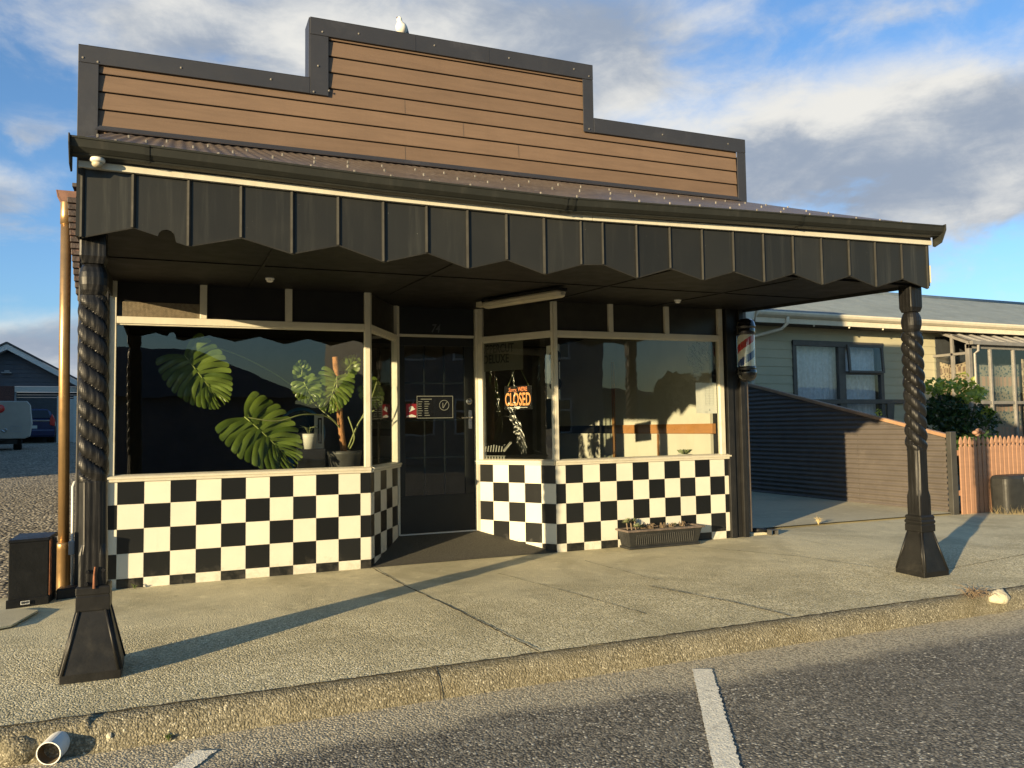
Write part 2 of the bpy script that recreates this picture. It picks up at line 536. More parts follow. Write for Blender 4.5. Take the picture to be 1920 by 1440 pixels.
M['trough'] = plain('charcoal_trough', (.019, .020, .0195), .55, .25, 8, .002, 40, dirt=(.07, .066, .055), dirt_amt=.3)
M['troughrim'] = plain('faded_trough_rim', (.12, .095, .08), .7, .3, 12, .004, 40)
M['soil'] = plain('dry_soil', (.06, .045, .032), .95, .4, 40, .02, 60)
M['dryplant'] = plain('dry_plant', (.17, .125, .08), .8, .3, 20)
M['succ'] = leaf_mat('succulent_leaf', (.10, .14, .06), (.30, .33, .17), .45, .15)
M['straw'] = plain('dry_grass', (.46, .37, .19), .8, .25, 15)
M['green'] = leaf_mat('weed_leaf', (.05, .09, .02), (.15, .19, .05), .5, .3)
M['bush_l'] = leaf_mat('young_leaf', (.20, .27, .05), (.50, .52, .12), .4, .45)
M['bush_d'] = leaf_mat('hedge_leaf', (.012, .035, .010), (.045, .085, .022), .4, .25)
M['bark'] = plain('bark', (.10, .075, .05), .9, .3, 12, .02, 25)
M['stone'] = plain('pale_stone', (.50, .46, .34), .8, .15, 9, .015, 25, dirt=(.38, .3, .2), dirt_amt=.6, dscale=10)
M['fence_iron'] = plain('brown_fence_iron', (.098, .086, .078), .5, .1, 3, .001, 30, dirt=(.16, .14, .12), dirt_amt=.25)
M['fence_cap'] = plain('tan_fence_cap', (.33, .20, .115), .55, .15, 6)
M['fence_post'] = plain('dark_fence_post', (.045, .044, .04), .5, .15)
M['picket'] = board_mat('terracotta_picket', (.32, .185, .12))
M['house_wall'] = plain('sage_weatherboard', (.42, .395, .275), .6, .05, 2, .001, 20)
M['house_roof'] = plain('grey_roof_iron', (.135, .165, .185), .45, .12, 2, .001, 20, dirt=(.28, .29, .28), dirt_amt=.4, dscale=5)
M['fascia'] = plain('cream_fascia', (.62, .57, .45), .5, .06)
M['alu'] = plain('dark_bronze_frame', (.075, .070, .065), .45, .15)
M['alu_l'] = plain('silver_frame', (.21, .20, .185), .4, .12, metal=.2)
M['eave'] = plain('brown_eave', (.075, .062, .055), .7, .2)
M['curtain'] = plain('net_curtain', (.72, .74, .78), .9, .12, 14)
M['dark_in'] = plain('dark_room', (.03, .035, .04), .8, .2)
M['rug_b'] = rug_mat('brown_blanket', (.10, .065, .045), (.40, .31, .20), (.15, .095, .07), 3, 3.4)
M['rug_g'] = rug_mat('teal_blanket', (.06, .095, .11), (.22, .21, .17), (.36, .23, .17), 2.2, 1.7)
M['polyroof'] = plain('ribbed_patio_roof', (.20, .195, .185), .4, .12)
M['slate'] = plain('slate_weatherboard', (.085, .092, .115), .6, .08, 3)
M['pierbrick'] = plain('red_brown_brick', (.10, .05, .045), .8, .3, 18)
M['rollerdoor'] = plain('charcoal_roller_door', (.045, .052, .062), .5, .1)
M['bargewhite'] = plain('white_barge', (.66, .64, .62), .5, .06)
M['roof_dark'] = plain('dark_roof', (.05, .05, .055), .6, .15)
M['trailer'] = plain('grey_trailer_panel', (.36, .35, .31), .45, .06, 4)
M['rubber'] = plain('tyre_rubber', (.015, .015, .015), .85, .2, 20)
M['carblue'] = plain('navy_car_paint', (.012, .020, .085), .2, .08, 3, coat=.8)
M['carglass'] = plain('tinted_glass', (.008, .010, .014), .08, .05, coat=.5)
M['chrome'] = plain('chrome', (.7, .7, .7), .15, .03, metal=.95)
M['plate'] = plain('number_plate', (.62, .62, .58), .5, .05)
M['gull_w'] = plain('white_feathers', (.80, .77, .70), .8, .05, 12)
M['gull_g'] = plain('grey_feathers', (.20, .21, .23), .8, .2, 10)
M['gull_d'] = plain('dark_wing_tip', (.02, .02, .022), .7, .1)
M['beak'] = plain('dark_red_beak', (.16, .06, .035), .5, .1)
M['lampbody'] = plain('yellowed_diffuser', (.42, .38, .28), .4, .1, 6, dirt=(.2, .15, .08), dirt_amt=.4)
M['lampwhite'] = plain('white_lamp', (.70, .68, .62), .35, .05)
M['opp_wall'] = plain('grey_block_wall', (.16, .17, .17), .7, .1, 2)
M['opp_roof'] = plain('dull_red_roof', (.16, .08, .06), .6, .2)
M['road'] = chipseal('road_chipseal', ((.095, .089, .076), (.31, .29, .24), (.74, .70, .58)), 84, .0075, (.10, .094, .08), .85, .45, .25, (-3.60, .22, (.50, .45, .33), .85))
M['path'] = smooth_concrete('footpath_concrete', ((.33, .30, .19), (.70, .64, .43), (.90, .84, .64)), 98, .0055, -1.6)
M['kerb'] = chipseal('mossy_kerb', ((.125, .116, .082), (.27, .25, .185), (.52, .49, .38)), 105, .0055, (.15, .122, .06), .9, .55, .45)
M['drive'] = smooth_concrete('driveway_concrete', ((.40, .37, .26), (.56, .52, .37), (.60, .56, .42)), 90, .002, -30)
M['gravel'] = chipseal('driveway_gravel', ((.15, .135, .105), (.50, .45, .35), (.80, .72, .54)), 24, .045, (.13, .11, .07), .95, .7, .3)
M['ground'] = plain('earth', (.13, .12, .08), .95, .3, 1, .03, 6)
M['paint'] = plain('road_paint', (.88, .84, .70), .7, .12, 40, .008, 90, dirt=(.16, .15, .13), dirt_amt=.75, dscale=22)
M['crack'] = plain('dirt_filled_joint', (.050, .042, .026), .95, .4, 30)
M['hill'] = plain('far_hill', (.06, .08, .06), .9, .3, .05)


# ------------------------------------------------------------------ mesh helpers
WL = {}


def tiltz(x, z):
    return z * (1 + .0033 * x)


class MB:
    def __init__(s):
        s.v, s.f, s.mi = [], [], []

    def add(s, vs, fs, mi=0):
        o = len(s.v)
        s.v += [tuple(p) for p in vs]
        s.f += [tuple(i + o for i in f) for f in fs]
        s.mi += [mi] * len(fs)
        return s

    def box(s, x0, x1, y0, y1, z0, z1, mi=0):
        vs = [(x0, y0, z0), (x1, y0, z0), (x1, y1, z0), (x0, y1, z0), (x0, y0, z1), (x1, y0, z1), (x1, y1, z1), (x0, y1, z1)]
        return s.add(vs, [(0, 3, 2, 1), (4, 5, 6, 7), (0, 1, 5, 4), (1, 2, 6, 5), (2, 3, 7, 6), (3, 0, 4, 7)], mi)

    def prism(s, poly, a, b, axis='y', mi=0):
        """poly: 2D outline; extruded from a to b along axis. axis y: (x,z); x: (y,z); z: (x,y)"""
        n = len(poly)
        def P(p, t):
            return (p[0], t, p[1]) if axis == 'y' else (t, p[0], p[1]) if axis == 'x' else (p[0], p[1], t)
        vs = [P(p, a) for p in poly] + [P(p, b) for p in poly]
        fs = [tuple(range(n)), tuple(range(2 * n - 1, n - 1, -1))]
        fs += [(i, i + n, (i + 1) % n + n, (i + 1) % n) for i in range(n)]
        return s.add(vs, fs, mi)

    def beam(s, p, q, w, h, mi=0, upv=(0, 0, 1)):
        p, q = Vector(p), Vector(q)
        d = (q - p).normalized()
        a = d.cross(Vector(upv))
        if a.length < 1e-4:
            a = d.cross(Vector((1, 0, 0)))
        a.normalize()
        b = a.cross(d)
        vs = []
        for t in (p, q):
            for i, j in ((-1, -1), (1, -1), (1, 1), (-1, 1)):
                vs.append(t + a * i * w / 2 + b * j * h / 2)
        return s.add(vs, [(0, 1, 2, 3), (7, 6, 5, 4), (0, 4, 5, 1), (1, 5, 6, 2), (2, 6, 7, 3), (3, 7, 4, 0)], mi)

    def tube(s, path, rad, n=10, mi=0, caps=True):
        pts = [Vector(p) for p in path]
        rads = rad if isinstance(rad, (list, tuple)) else [rad] * len(pts)
        rings, prev = [], None
        for i, p in enumerate(pts):
            d = (pts[min(i + 1, len(pts) - 1)] - pts[max(i - 1, 0)]).normalized()
            if prev is None:
                a = d.cross(Vector((0, 0, 1)))
                if a.length < 1e-3:
                    a = d.cross(Vector((1, 0, 0)))
            else:
                a = prev - d * prev.dot(d)
            a.normalize()
            prev = a
            b = d.cross(a)
            rings.append([p + (a * math.cos(2 * math.pi * k / n) + b * math.sin(2 * math.pi * k / n)) * rads[i] for k in range(n)])
        return s.loft(rings, mi, caps)

    def loft(s, rings, mi=0, caps=True):
        n = len(rings[0])
        vs = [p for r_ in rings for p in r_]
        fs = []
        for i in range(len(rings) - 1):
            for k in range(n):
                fs.append((i * n + k, i * n + (k + 1) % n, (i + 1) * n + (k + 1) % n, (i + 1) * n + k))
        if caps:
            fs += [tuple(range(n - 1, -1, -1)), tuple(range((len(rings) - 1) * n, len(rings) * n))]
        return s.add(vs, fs, mi)

    def lathe(s, prof, cx, cy, n=24, mi=0):
        """prof: (radius, z) pairs round the vertical axis through cx, cy"""
        rings = [[(cx + r_ * math.cos(2 * math.pi * k / n), cy + r_ * math.sin(2 * math.pi * k / n), z) for k in range(n)] for r_, z in prof]
        return s.loft(rings, mi)

    def sheet(s, P, mi=0):
        """P: grid [i][j] of points"""
        a, b = len(P), len(P[0])
        vs = [p for r_ in P for p in r_]
        return s.add(vs, [(i * b + j, (i + 1) * b + j, (i + 1) * b + j + 1, i * b + j + 1) for i in range(a - 1) for j in range(b - 1)], mi)

    def build(s, name, mats, parent=None, smooth=False, bevel=0, tilt=False, solid=0, label=None, seg=2):
        o0 = WL[parent] if parent else Vector((0, 0, 0))
        vs = s.v
        if tilt:
            vs = [(x, y, tiltz(x, z)) for x, y, z in vs]
        me = bpy.data.meshes.new(name)
        me.from_pydata([(x - o0.x, y - o0.y, z - o0.z) for x, y, z in vs], [], s.f)
        ml = mats if isinstance(mats, (list, tuple)) else [mats]
        for m_ in ml:
            me.materials.append(M[m_] if isinstance(m_, str) else m_)
        if len(ml) > 1:
            me.polygons.foreach_set('material_index', s.mi)
        if smooth:
            me.polygons.foreach_set('use_smooth', [True] * len(me.polygons))
        me.update()
        o = bpy.data.objects.new(name, me)
        COL.objects.link(o)
        if parent:
            o.parent = parent
        WL[o] = o0.copy()
        if solid:
            md = o.modifiers.new('solid', 'SOLIDIFY')
            md.thickness = solid
            md.offset = 0
        if bevel:
            md = o.modifiers.new('bevel', 'BEVEL')
            md.width, md.segments, md.limit_method = bevel, seg, 'ANGLE'
            md.angle_limit = R(40)
            md.harden_normals = False
        if label:
            o['label'] = label
        return o


def tag(o, label, cat, group=None):
    o['label'], o['category'] = label, cat
    if group:
        o['group'] = group
    return o


def thing(name, loc, label, cat, group=None):
    o = bpy.data.objects.new(name, None)
    o.empty_display_size = .2
    COL.objects.link(o)
    o.location = loc
    WL[o] = Vector(loc)
    return tag(o, label, cat, group)


def top(o, label, cat, group=None):
    """a one-mesh thing: label it and move its origin to its base centre"""
    me = o.data
    xs = [v.co for v in me.vertices]
    c = Vector(((min(p.x for p in xs) + max(p.x for p in xs)) / 2, (min(p.y for p in xs) + max(p.y for p in xs)) / 2, min(p.z for p in xs)))
    me.transform(Matrix.Translation(-c))
    o.location = c
    WL[o] = c
    return tag(o, label, cat, group)


def structure(o):
    o['kind'] = 'structure'
    return o


def text_geo(txt, size, bold=0.0, shear=0.0, align='CENTER'):
    cu = bpy.data.curves.new('txt', 'FONT')
    cu.body, cu.size, cu.offset, cu.shear = txt, size, bold, shear
    cu.align_x, cu.align_y = align, 'CENTER'
    cu.resolution_u = 4
    ob = bpy.data.objects.new('txt', cu)
    me = bpy.data.meshes.new_from_object(ob)
    vs = [(v.co.x, v.co.y) for v in me.vertices]
    fs = [tuple(p.vertices) for p in me.polygons]
    bpy.data.objects.remove(ob)
    bpy.data.curves.remove(cu)
    bpy.data.meshes.remove(me)
    return vs, fs


def put_text(mb, txt, o, ux, uy, size, bold=0, sx=1.0, shear=0, mi=0, align='CENTER', width=None):
    vs, fs = text_geo(txt, size, bold, shear, align)
    o, ux, uy = Vector(o), Vector(ux), Vector(uy)
    if width:
        w = max(v[0] for v in vs) - min(v[0] for v in vs)
        sx = width / w
    mb.add([o + ux * (x * sx) + uy * y for x, y in vs], fs, mi)


def rough_strip(pts, w, zoff=.0, jitter=.01, seg=.05):
    """narrow irregular flat strip along pts (x,y,z)"""
    out = []
    for a, b in zip(pts[:-1], pts[1:]):
        a, b = Vector(a), Vector(b)
        n = max(1, int((b - a).length / seg))
        for i in range(n):
            out.append(a.lerp(b, i / n))
    out.append(Vector(pts[-1]))
    L, Rr = [], []
    for i, p in enumerate(out):
        d = (out[min(i + 1, len(out) - 1)] - out[max(i - 1, 0)]).normalized()
        nrm = Vector((-d.y, d.x, 0))
        q = p + nrm * random.uniform(-jitter, jitter)
        ww = w * random.uniform(.5, 1.3) / 2
        L.append(tuple(q + nrm * ww + Vector((0, 0, zoff))))
        Rr.append(tuple(q - nrm * ww + Vector((0, 0, zoff))))
    mb = MB()
    mb.sheet([Rr, L])
    return mb


# ------------------------------------------------------------------ ground, road, kerb, path
def path_z(y):
    return max(-.05, .0167 * min(0, y)) - .012 * max(0, y)          # footpath falls 5 cm to the kerb


def drive_z(y):
    pts = [(-3, -.045), (0, -.012), (5, .16), (20, .80), (31, .90), (45, .97), (120, 1.0)]
    for (a, za), (b, zb) in zip(pts[:-1], pts[1:]):
        if y <= b:
            return za + (zb - za) * (y - a) / (b - a)
    return 1.0


def build_ground():
    g = MB()
    g.sheet([[(x, y, -.30) for y in (-900, 0, 900)] for x in (-900, 0, 900)])
    structure(g.build('ground', 'ground'))
    r_ = MB()
    r_.sheet([[(x, y, -.19) for y in (-60, -3.04)] for x in (-120, 120)])
    structure(r_.build('road', 'road'))
    p = MB()
    ys = [-2.985, -2.5, -2, -1.5, -1, -.5, 0, .55]
    p.sheet([[(x, y, path_z(y) + .006 * math.sin(x * 1.3 + y) * (1 if -2.9 < y < -.1 else 0)) for y in ys] for x in [-40, -20, -10, -6, -4, -3] + [-2 + i * .5 for i in range(30)] + [14, 20, 40]])
    structure(p.build('footpath', 'path', smooth=True))
    # kerb: rounded stone edge with a rough face
    k = MB()
    prof = [(-2.985, -.051), (-3.0, -.050), (-3.03, -.055), (-3.055, -.068), (-3.075, -.10), (-3.088, -.14), (-3.10, -.196)]
    xs, x = [], -6.0
    while x < 11:
        xs.append(x)
        x += .025
    rows = []
    for x in [-40] + xs + [40]:
        row = []
        for i, (y, z) in enumerate(prof):
            q = Vector((x * 9, y * 14, z * 14))
            d = (mnoise.noise(q) * .003 + mnoise.noise(q * .35) * .007) * (0 if i == 0 else 1)
            row.append((x, y + d, z + d * .7 * (1 if i < 5 else 0)))
        rows.append(row)
    k.sheet([list(reversed(r__)) for r__ in rows])
    structure(k.build('kerb', 'kerb', smooth=True))
    # driveway of loose gravel on the left, rising to the garage
    d = MB()
    ysd = [.02, .5, 1, 2, 3, 4, 5, 6, 8, 10, 12, 14, 16, 18, 20, 24, 28, 31, 36, 45, 60, 120]
    xsd = [-60, -30, -14, -8, -5, -4, -3, -2, -1.5, -1, -.6, -.35]
    rows = []
    for x in xsd:
        rows.append([(x, y, drive_z(y) + .012 * mnoise.noise(Vector((x * 2, y * 2, 0))) + .012) for y in ysd])
    d.sheet(list(reversed(rows)))
    structure(d.build('gravel_driveway', 'gravel', smooth=True))
    # concrete drive on the right between shop and fence
    c = MB()
    c.sheet([[(x, y, .022 + .002 * y) for y in (.36, 2, 5, 9, 14)] for x in (10.30, 8.5, 6.40)][::-1])
    c.sheet([[(6.62, .36, .022), (6.40, .36, .022)], [(6.62, .30, .002), (6.40, .30, .002)]])
    structure(c.build('concrete_driveway', 'drive'))
    y_ = MB()
    y_.sheet([[(x, y, .05 + .03 * max(0, y - 1)) for y in (.36, 3, 6, 12, 40)] for x in (10.3, 14, 20, 60)])
    structure(y_.build('yard', 'ground'))
    # old concrete crossing slab at far left
    s = MB()
    s.add([(-2.5, -.52, -.002), (-.62, -.50, -.002), (-.46, -.62, -.003), (-.56, -1.02, -.010), (-.85, -1.18, -.013), (-2.6, -1.2, -.014)], [(5, 4, 3, 2, 1, 0)])
    for i, v in enumerate(s.v):
        s.v[i] = (v[0], v[1], path_z(v[1]) + .012)
    structure(s.build('crossing_slab', 'drive', solid=.012))
    # joints and cracks of the footpath
    for pts, w in (([(2.10, -.03), (2.17, -.9), (2.30, -1.9), (2.40, -2.97)], .013), ([(4.02, -.55), (4.15, -1.6)], .008),
                   ([(3.05, -.75), (3.30, -1.8), (3.45, -2.5)], .007), ([(3.96, -1.75), (4.22, -2.5), (4.31, -2.96)], .014),
                   ([(5.4, -.3), (6.0, -1.25), (6.22, -2.0)], .008), ([(6.6, -2.3), (7.6, -2.15), (9.5, -1.9)], .010),
                   ([(-.72, -1.25), (-.70, -1.6), (-.76, -1.9), (-.80, -2.2)], .018)):
        mb = rough_strip([(x, y, path_z(y) + .0078) for x, y in pts], w, jitter=.006)
        structure(mb.build('pavement_joint', 'crack'))
    mb = rough_strip([(x * .5 - 3, -2.989, -.0465) for x in range(22)], .016, jitter=.008)
    structure(mb.build('kerb_joint', 'crack'))
    for x in (1.75,):
        mb = MB()
        out = [(-2.985, -.0455), (-3.01, -.0455), (-3.038, -.052), (-3.064, -.068), (-3.084, -.10), (-3.098, -.14), (-3.108, -.19)]
        mb.sheet([[(x - .003 + random.uniform(-.002, .001) + .012 * i / 6, y, z) for i, (y, z) in enumerate(out)], [(x + .003 + random.uniform(-.001, .003) + .012 * i / 6, y, z) for i, (y, z) in enumerate(out)]])
        structure(mb.build('kerb_joint', 'crack'))
    # painted parking-bay lines, ragged edges
    def line(pa, pb, pc, pd):
        g_ = MB()
        n = 150
        L_, R_ = [], []
        for i in range(n + 1):
            t = i / n
            a = Vector(pa).lerp(Vector(pd), t)
            b = Vector(pb).lerp(Vector(pc), t)
            e = (b - a).normalized()
            j1, j2 = random.uniform(-.003, .003), random.uniform(-.006, .006)
            L_.append((a.x + e.x * j1, a.y + e.y * j1, -.1855))
            R_.append((b.x + e.x * j2, b.y + e.y * j2, -.1855))
        g_.sheet([R_, L_] if True else [L_, R_])
        o = g_.build('road_line', 'paint')
        structure(o)
    line((3.284, -3.25), (3.39, -3.30), (2.30, -5.02), (2.195, -4.97))
    line((.535, -3.27), (.625, -3.31), (-.10, -4.45), (-.19, -4.41))


build_ground()


# ------------------------------------------------------------------ the shop
SHOP = thing('barber_shop', (3.0, .5, 0), 'single storey shop with stepped brown weatherboard front, black veranda and chequered tiles', 'shop')
DOORA, DOORB = Vector((2.58, .82, 0)), Vector((3.445, .82, 0))
CA, CB = Vector((2.095, 0, 0)), Vector((4.0, 0, 0))      # front corners of the recessed entry
ROWS = [-.03, .08, .28, .48, .68, .866]


def gz(x):
    """sag of the veranda edge"""
    P = [(-.1, 0), (.62, -.016), (1.54, -.040), (2.85, -.054), (4.39, -.010), (6.46, .040)]
    for (a, za), (b, zb) in zip(P[:-1], P[1:]):
        if x <= b:
            return za + (zb - za) * (x - a) / (b - a)
    return P[-1][1]


def tiled(name, A, B, seams, first_white, bottoms=(0, 0)):
    """chequered tiling between A and B; seams: distances of vertical joints from A"""
    A, B = Vector(A), Vector(B)
    e = (B - A).normalized()
    L = (B - A).length
    nrm = Vector((e.y, -e.x, 0))
    mb = MB()
    def quad(s0, s1, z0, z1, off, mi):
        p = [A + e * s0 + nrm * off, A + e * s1 + nrm * off]
        mb.add([(p[0].x, p[0].y, z0), (p[1].x, p[1].y, z0), (p[1].x, p[1].y, z1), (p[0].x, p[0].y, z1)], [(0, 1, 2, 3)], mi)
    quad(0, L, ROWS[0], ROWS[-1], 0, 2)
    ss = [0] + list(seams) + [L]
    g = .0014
    for i, (a, b) in enumerate(zip(ss[:-1], ss[1:])):
        for j, (z0, z1) in enumerate(zip(ROWS[:-1], ROWS[1:])):
            zb = bottoms[0] + (bottoms[1] - bottoms[0]) * ((a + b) / 2 / L) - .03
            if z1 < zb:
                continue
            w = (i + j) % 2 == (0 if first_white else 1)
            t = .0035 + random.uniform(-.0005, .0005)
            p0, p1 = A + e * (a + g), A + e * (b - g)
            q = nrm * t
            vs = []
            for zz in (z0 + g, z1 - g):
                for pp in (p0, p1):
                    vs.append((pp.x, pp.y, zz))
                    vs.append((pp.x + q.x, pp.y + q.y, zz))
            mb.add(vs, [(1, 3, 7, 5), (0, 1, 5, 4), (2, 6, 7, 3), (4, 5, 7, 6), (0, 2, 3, 1)], 0 if w else 1)
    return mb.build(name, ['tile_w', 'tile_b', 'grout'], SHOP, tilt=True)


def build_shop():
    # ---- tiles
    left_seams = [.075 + .2 * i for i in range(11)]
    tiled('tiled_stall_riser', (-.075, 0, 0), CA, left_seams, True)
    rs = 4.1117 - CB.x
    tiled('tiled_stall_riser', CB, (6.172, 0, 0), [rs + .2 * i for i in range(11)], True)
    Ls = (DOORA - CA).length
    tiled('tiled_stall_riser', CA, DOORA, [.1 + .2 * i for i in range(int((Ls - .1) / .2) + 1)], False, (0, .17))
    Lr = (CB - DOORB).length
    tiled('tiled_stall_riser', DOORB, CB, [Lr - .17 - .2 * i for i in range(4, -1, -1) if Lr - .17 - .2 * i > .03], False, (.17, 0))
    # ---- entry floor: sloping rubber-faced ramp
    r_ = MB()
    r_.add([(CA.x, -.012, .004), (CB.x, -.012, .004), (CB.x, 0.05, .014), (DOORB.x, .815, .165), (DOORA.x, .815, .165), (CA.x, .05, .014)], [(0, 1, 2, 5), (5, 2, 3, 4)])
    ob = r_.build('entry_ramp', 'mat', SHOP)
    # ---- sills
    def sill(A, B):
        A, B = Vector(A), Vector(B)
        mb = MB()
        e = (B - A).normalized()
        n = Vector((e.y, -e.x, 0))
        prof = [(0.012, .866), (.026, .868), (.030, .884), (.024, .889), (.036, .892), (.038, .906), (.026, .914), (-.03, .926), (-.03, .866)]
        rings = [[tuple(P + n * a + Vector((0, 0, z))) for a, z in prof] for P in (A, B)]
        mb.loft(rings)
        return mb
    for A, B in (((-.095, 0, 0), CA), (CB, (6.19, 0, 0)), (CA, DOORA), (DOORB, CB)):
        sill(A, B).build('window_sill', 'cream', SHOP, tilt=True)
    # ---- window frames with glass
    Z0, Z1, Z2, ZT = .918, 2.178, 2.236, 2.545

    def frame(A, B, jl, jr, mulls, top_mat, mesh_part=False):
        """one glazed bay between A and B: jambs, transom rail, short mullions above it"""
        A, B = Vector(A), Vector(B)
        e = (B - A).normalized()
        n = Vector((e.y, -e.x, 0))
        L = (B - A).length
        def bar(mb, s0, s1, z0, z1, y0, y1, mi=0):
            vs = []
            for z in (z0, z1):
                for s_, t in ((s0, y0), (s1, y0), (s1, y1), (s0, y1)):
                    p = A + e * s_ + n * (-t)
                    vs.append((p.x, p.y, z))
            mb.add(vs, [(0, 3, 2, 1), (4, 5, 6, 7), (0, 1, 5, 4), (1, 2, 6, 5), (2, 3, 7, 6), (3, 0, 4, 7)], mi)
        f = MB()
        if jl:
            bar(f, 0, jl, Z0, ZT, -.012, .05)
        if jr:
            bar(f, L - jr, L, Z0, ZT, -.012, .05)
        bar(f, jl, L - jr, Z1, Z2, -.010, .05)
        bar(f, jl, L - jr, Z1 - .012, Z1, .004, .03)
        for a, b in mulls:
            bar(f, a, b, Z2, ZT, -.009, .04)
        fo = f.build('shop_window', 'cream', SHOP, tilt=True, bevel=.004)
        p = MB()
        a0, a1 = A + e * jl - n * .022, B - e * jr - n * .022
        p.add([(a0.x, a0.y, Z0), (a1.x, a1.y, Z0), (a1.x, a1.y, Z1), (a0.x, a0.y, Z1)], [(0, 1, 2, 3)])
        p.build('pane', 'glass', fo, tilt=True)
        ed = [jl] + [q for m_ in mulls for q in m_] + [L - jr]
        for s0, s1 in zip(ed[::2], ed[1::2]):
            t = MB()
            bar(t, s0, s1, Z2, ZT, .024, .034)
            t.build('transom_panel', top_mat, fo, tilt=True)
        return fo
    wl = frame((-.078, 0, 0), CA, .055, .052, [(.695, .752), (1.407, 1.467)], 'darkpanel')
    mg = MB()
    x0, x1, z0, z1 = .02, .617, 2.24, 2.36
    mg.add([(x0, .016, z0), (x1, .016, z0), (x1, .016, z1), (x0, .016, z1)], [(0, 1, 2, 3)])
    nx, nz = 60, 13
    for i in range(nx + 1):
        x = x0 + (x1 - x0) * i / nx
        mg.box(x - .0016, x + .0016, .010, .014, z0, z1, 1)
    for i in range(nz + 1):
        z = z0 + (z1 - z0) * i / nz
        mg.box(x0, x1, .009, .0135, z - .0016, z + .0016, 1)
    mg.build('vent_grille', ['darkpanel', 'mesh'], wl, tilt=True)
    frame(CB, (6.135, 0, 0), .042, .06, [(.656, .712), (1.363, 1.42)], 'trans_r')
    frame(CA, DOORA, .012, .075, [], 'trans_r')
    frame(DOORB, CB, .10, .03, [], 'trans_r')
    # outer return of the corner posts of the entry
    # ---- door
    d = MB()
    xa, xb = 2.585, 3.44
    ym = .835
    d.box(xa, xb, ym, ym + .045, .172, .56)                      # solid bottom rail
    d.box(xa, xb, ym, ym + .045, 2.135, 2.226)
    d.box(xa, 2.655, ym, ym + .045, .56, 2.135)
    d.box(3.325, xb, ym, ym + .045, .56, 2.135)
    for i in (1, 2):
        x = 2.655 + .67 * i / 3
        d.box(x - .008, x + .008, ym + .022, ym + .05, .56, 2.135)
    for i in (1, 2, 3):
        z = .56 + 1.575 * i / 4
        d.box(2.655, 3.325, ym + .0215, ym + .0505, z - .009, z + .009)
    door = d.build('door', 'door', SHOP, tilt=True, bevel=.003)
    p = MB()
    p.add([(2.655, ym + .012, .56), (3.325, ym + .012, .56), (3.325, ym + .012, 2.135), (2.655, ym + .012, 2.135)], [(0, 1, 2, 3)])
    p.build('pane', 'glass', door, tilt=True)
    h = MB()
    h.box(3.366, 3.402, ym - .007, ym, 1.25, 1.45)
    h.tube([(3.384, ym - .004, 1.37), (3.384, ym - .05, 1.37), (3.37, ym - .055, 1.37), (3.27, ym - .05, 1.37)], .009, 10)
    h.build('door_handle', 'steel', door, tilt=True, bevel=.002)
    h = MB()
    rings = [[(3.374 + rr * math.cos(t * math.pi / 12), ym - yy, 1.545 + rr * math.sin(t * math.pi / 12)) for t in range(24)] for rr, yy in ((.034, 0), (.034, .008), (.026, .012), (.018, .03), (.016, .032))]
    h.loft(rings)
    h.build('deadbolt', 'steel', door, tilt=True, smooth=False)
    th = MB()
    th.box(2.585, 3.44, .80, .838, .150, .171)
    th.build('threshold', 'white', SHOP, tilt=True, bevel=.003)
    hd = MB()
    hd.box(2.585, 3.44, .818, .86, 2.256, 2.60)
    hd.build('door_transom', 'door', SHOP, tilt=True)
    hb = MB()
    hb.box(2.585, 3.44, .808, .84, 2.228, 2.255)
    hb.build('door_head', 'cream', SHOP, tilt=True, bevel=.002)
    jb = MB()
    jb.box(DOORA.x - .03, DOORA.x + .008, .79, .87, .165, 2.58)
    jb.box(DOORB.x - .012, DOORB.x + .03, .775, .87, .165, 2.58)
    jb.build('door_jamb', 'cream', SHOP, tilt=True, bevel=.004)
    num = MB()
    put_text(num, '74', (2.99, .815, 2.318), (1, 0, 0), (0, 0, 1), .125, .002, .8, .25)
    num.build('house_number', 'num', SHOP, tilt=True)
    # ---- right pilaster, brown downpipe
    pl = MB()
    pl.box(6.165, 6.245, -.035, .10, -.02, 2.62)
    pl.box(6.245, 6.335, -.012, .10, -.02, 2.62)
    pl.box(6.335, 6.40, -.05, .14, -.02, 2.62)
    pl.build('corner_pilaster', 'blackwood', SHOP, tilt=True, bevel=.006)
    dp = MB()
    dp.box(6.405, 6.468, -.02, .05, .05, 3.2)
    dp.build('downpipe', 'iron', SHOP, tilt=True, bevel=.008)
    lw = MB()
    lw.box(-.30, -.080, -.042, .12, -.03, 2.62)
    lw.build('corner_pilaster', 'blackwood', SHOP, tilt=True, bevel=.006)
    # ---- shell
    w = MB()
    w.box(-.30, -.16, .12, 10, -.3, 4.0)
    w.box(6.30, 6.46, .14, 10, -.3, 4.2)
    w.box(-.16, 6.30, 9.85, 10, -.3, 4.0)
    w.build('side_wall', 'black', SHOP)
    up_ = MB()
    up_.box(-.30, 6.46, .06, .20, 2.60, 4.42)
    up_.box(1.60, 4.48, .061, .199, 4.42, 5.0)
    up_.build('front_wall', 'black', SHOP, tilt=True)
    rf = MB()
    rf.add([(-.38, .15, 3.35), (6.52, .15, 3.42), (6.52, 10.2, 3.30), (-.38, 10.2, 3.24)], [(0, 1, 2, 3)])
    rf.build('main_roof', 'iron', SHOP, solid=.03)
    # ---- parapet cladding: bevelled weatherboards
    pitch = .1525
    bk = MB()
    bk.box(-.20, 6.43, .052, .058, 3.70, 4.46)
    bk.box(1.62, 4.46, .0521, .0581, 4.46, 5.02)
    bk.build('cladding_backing', 'eave', SHOP, tilt=True)
    cl = MB()
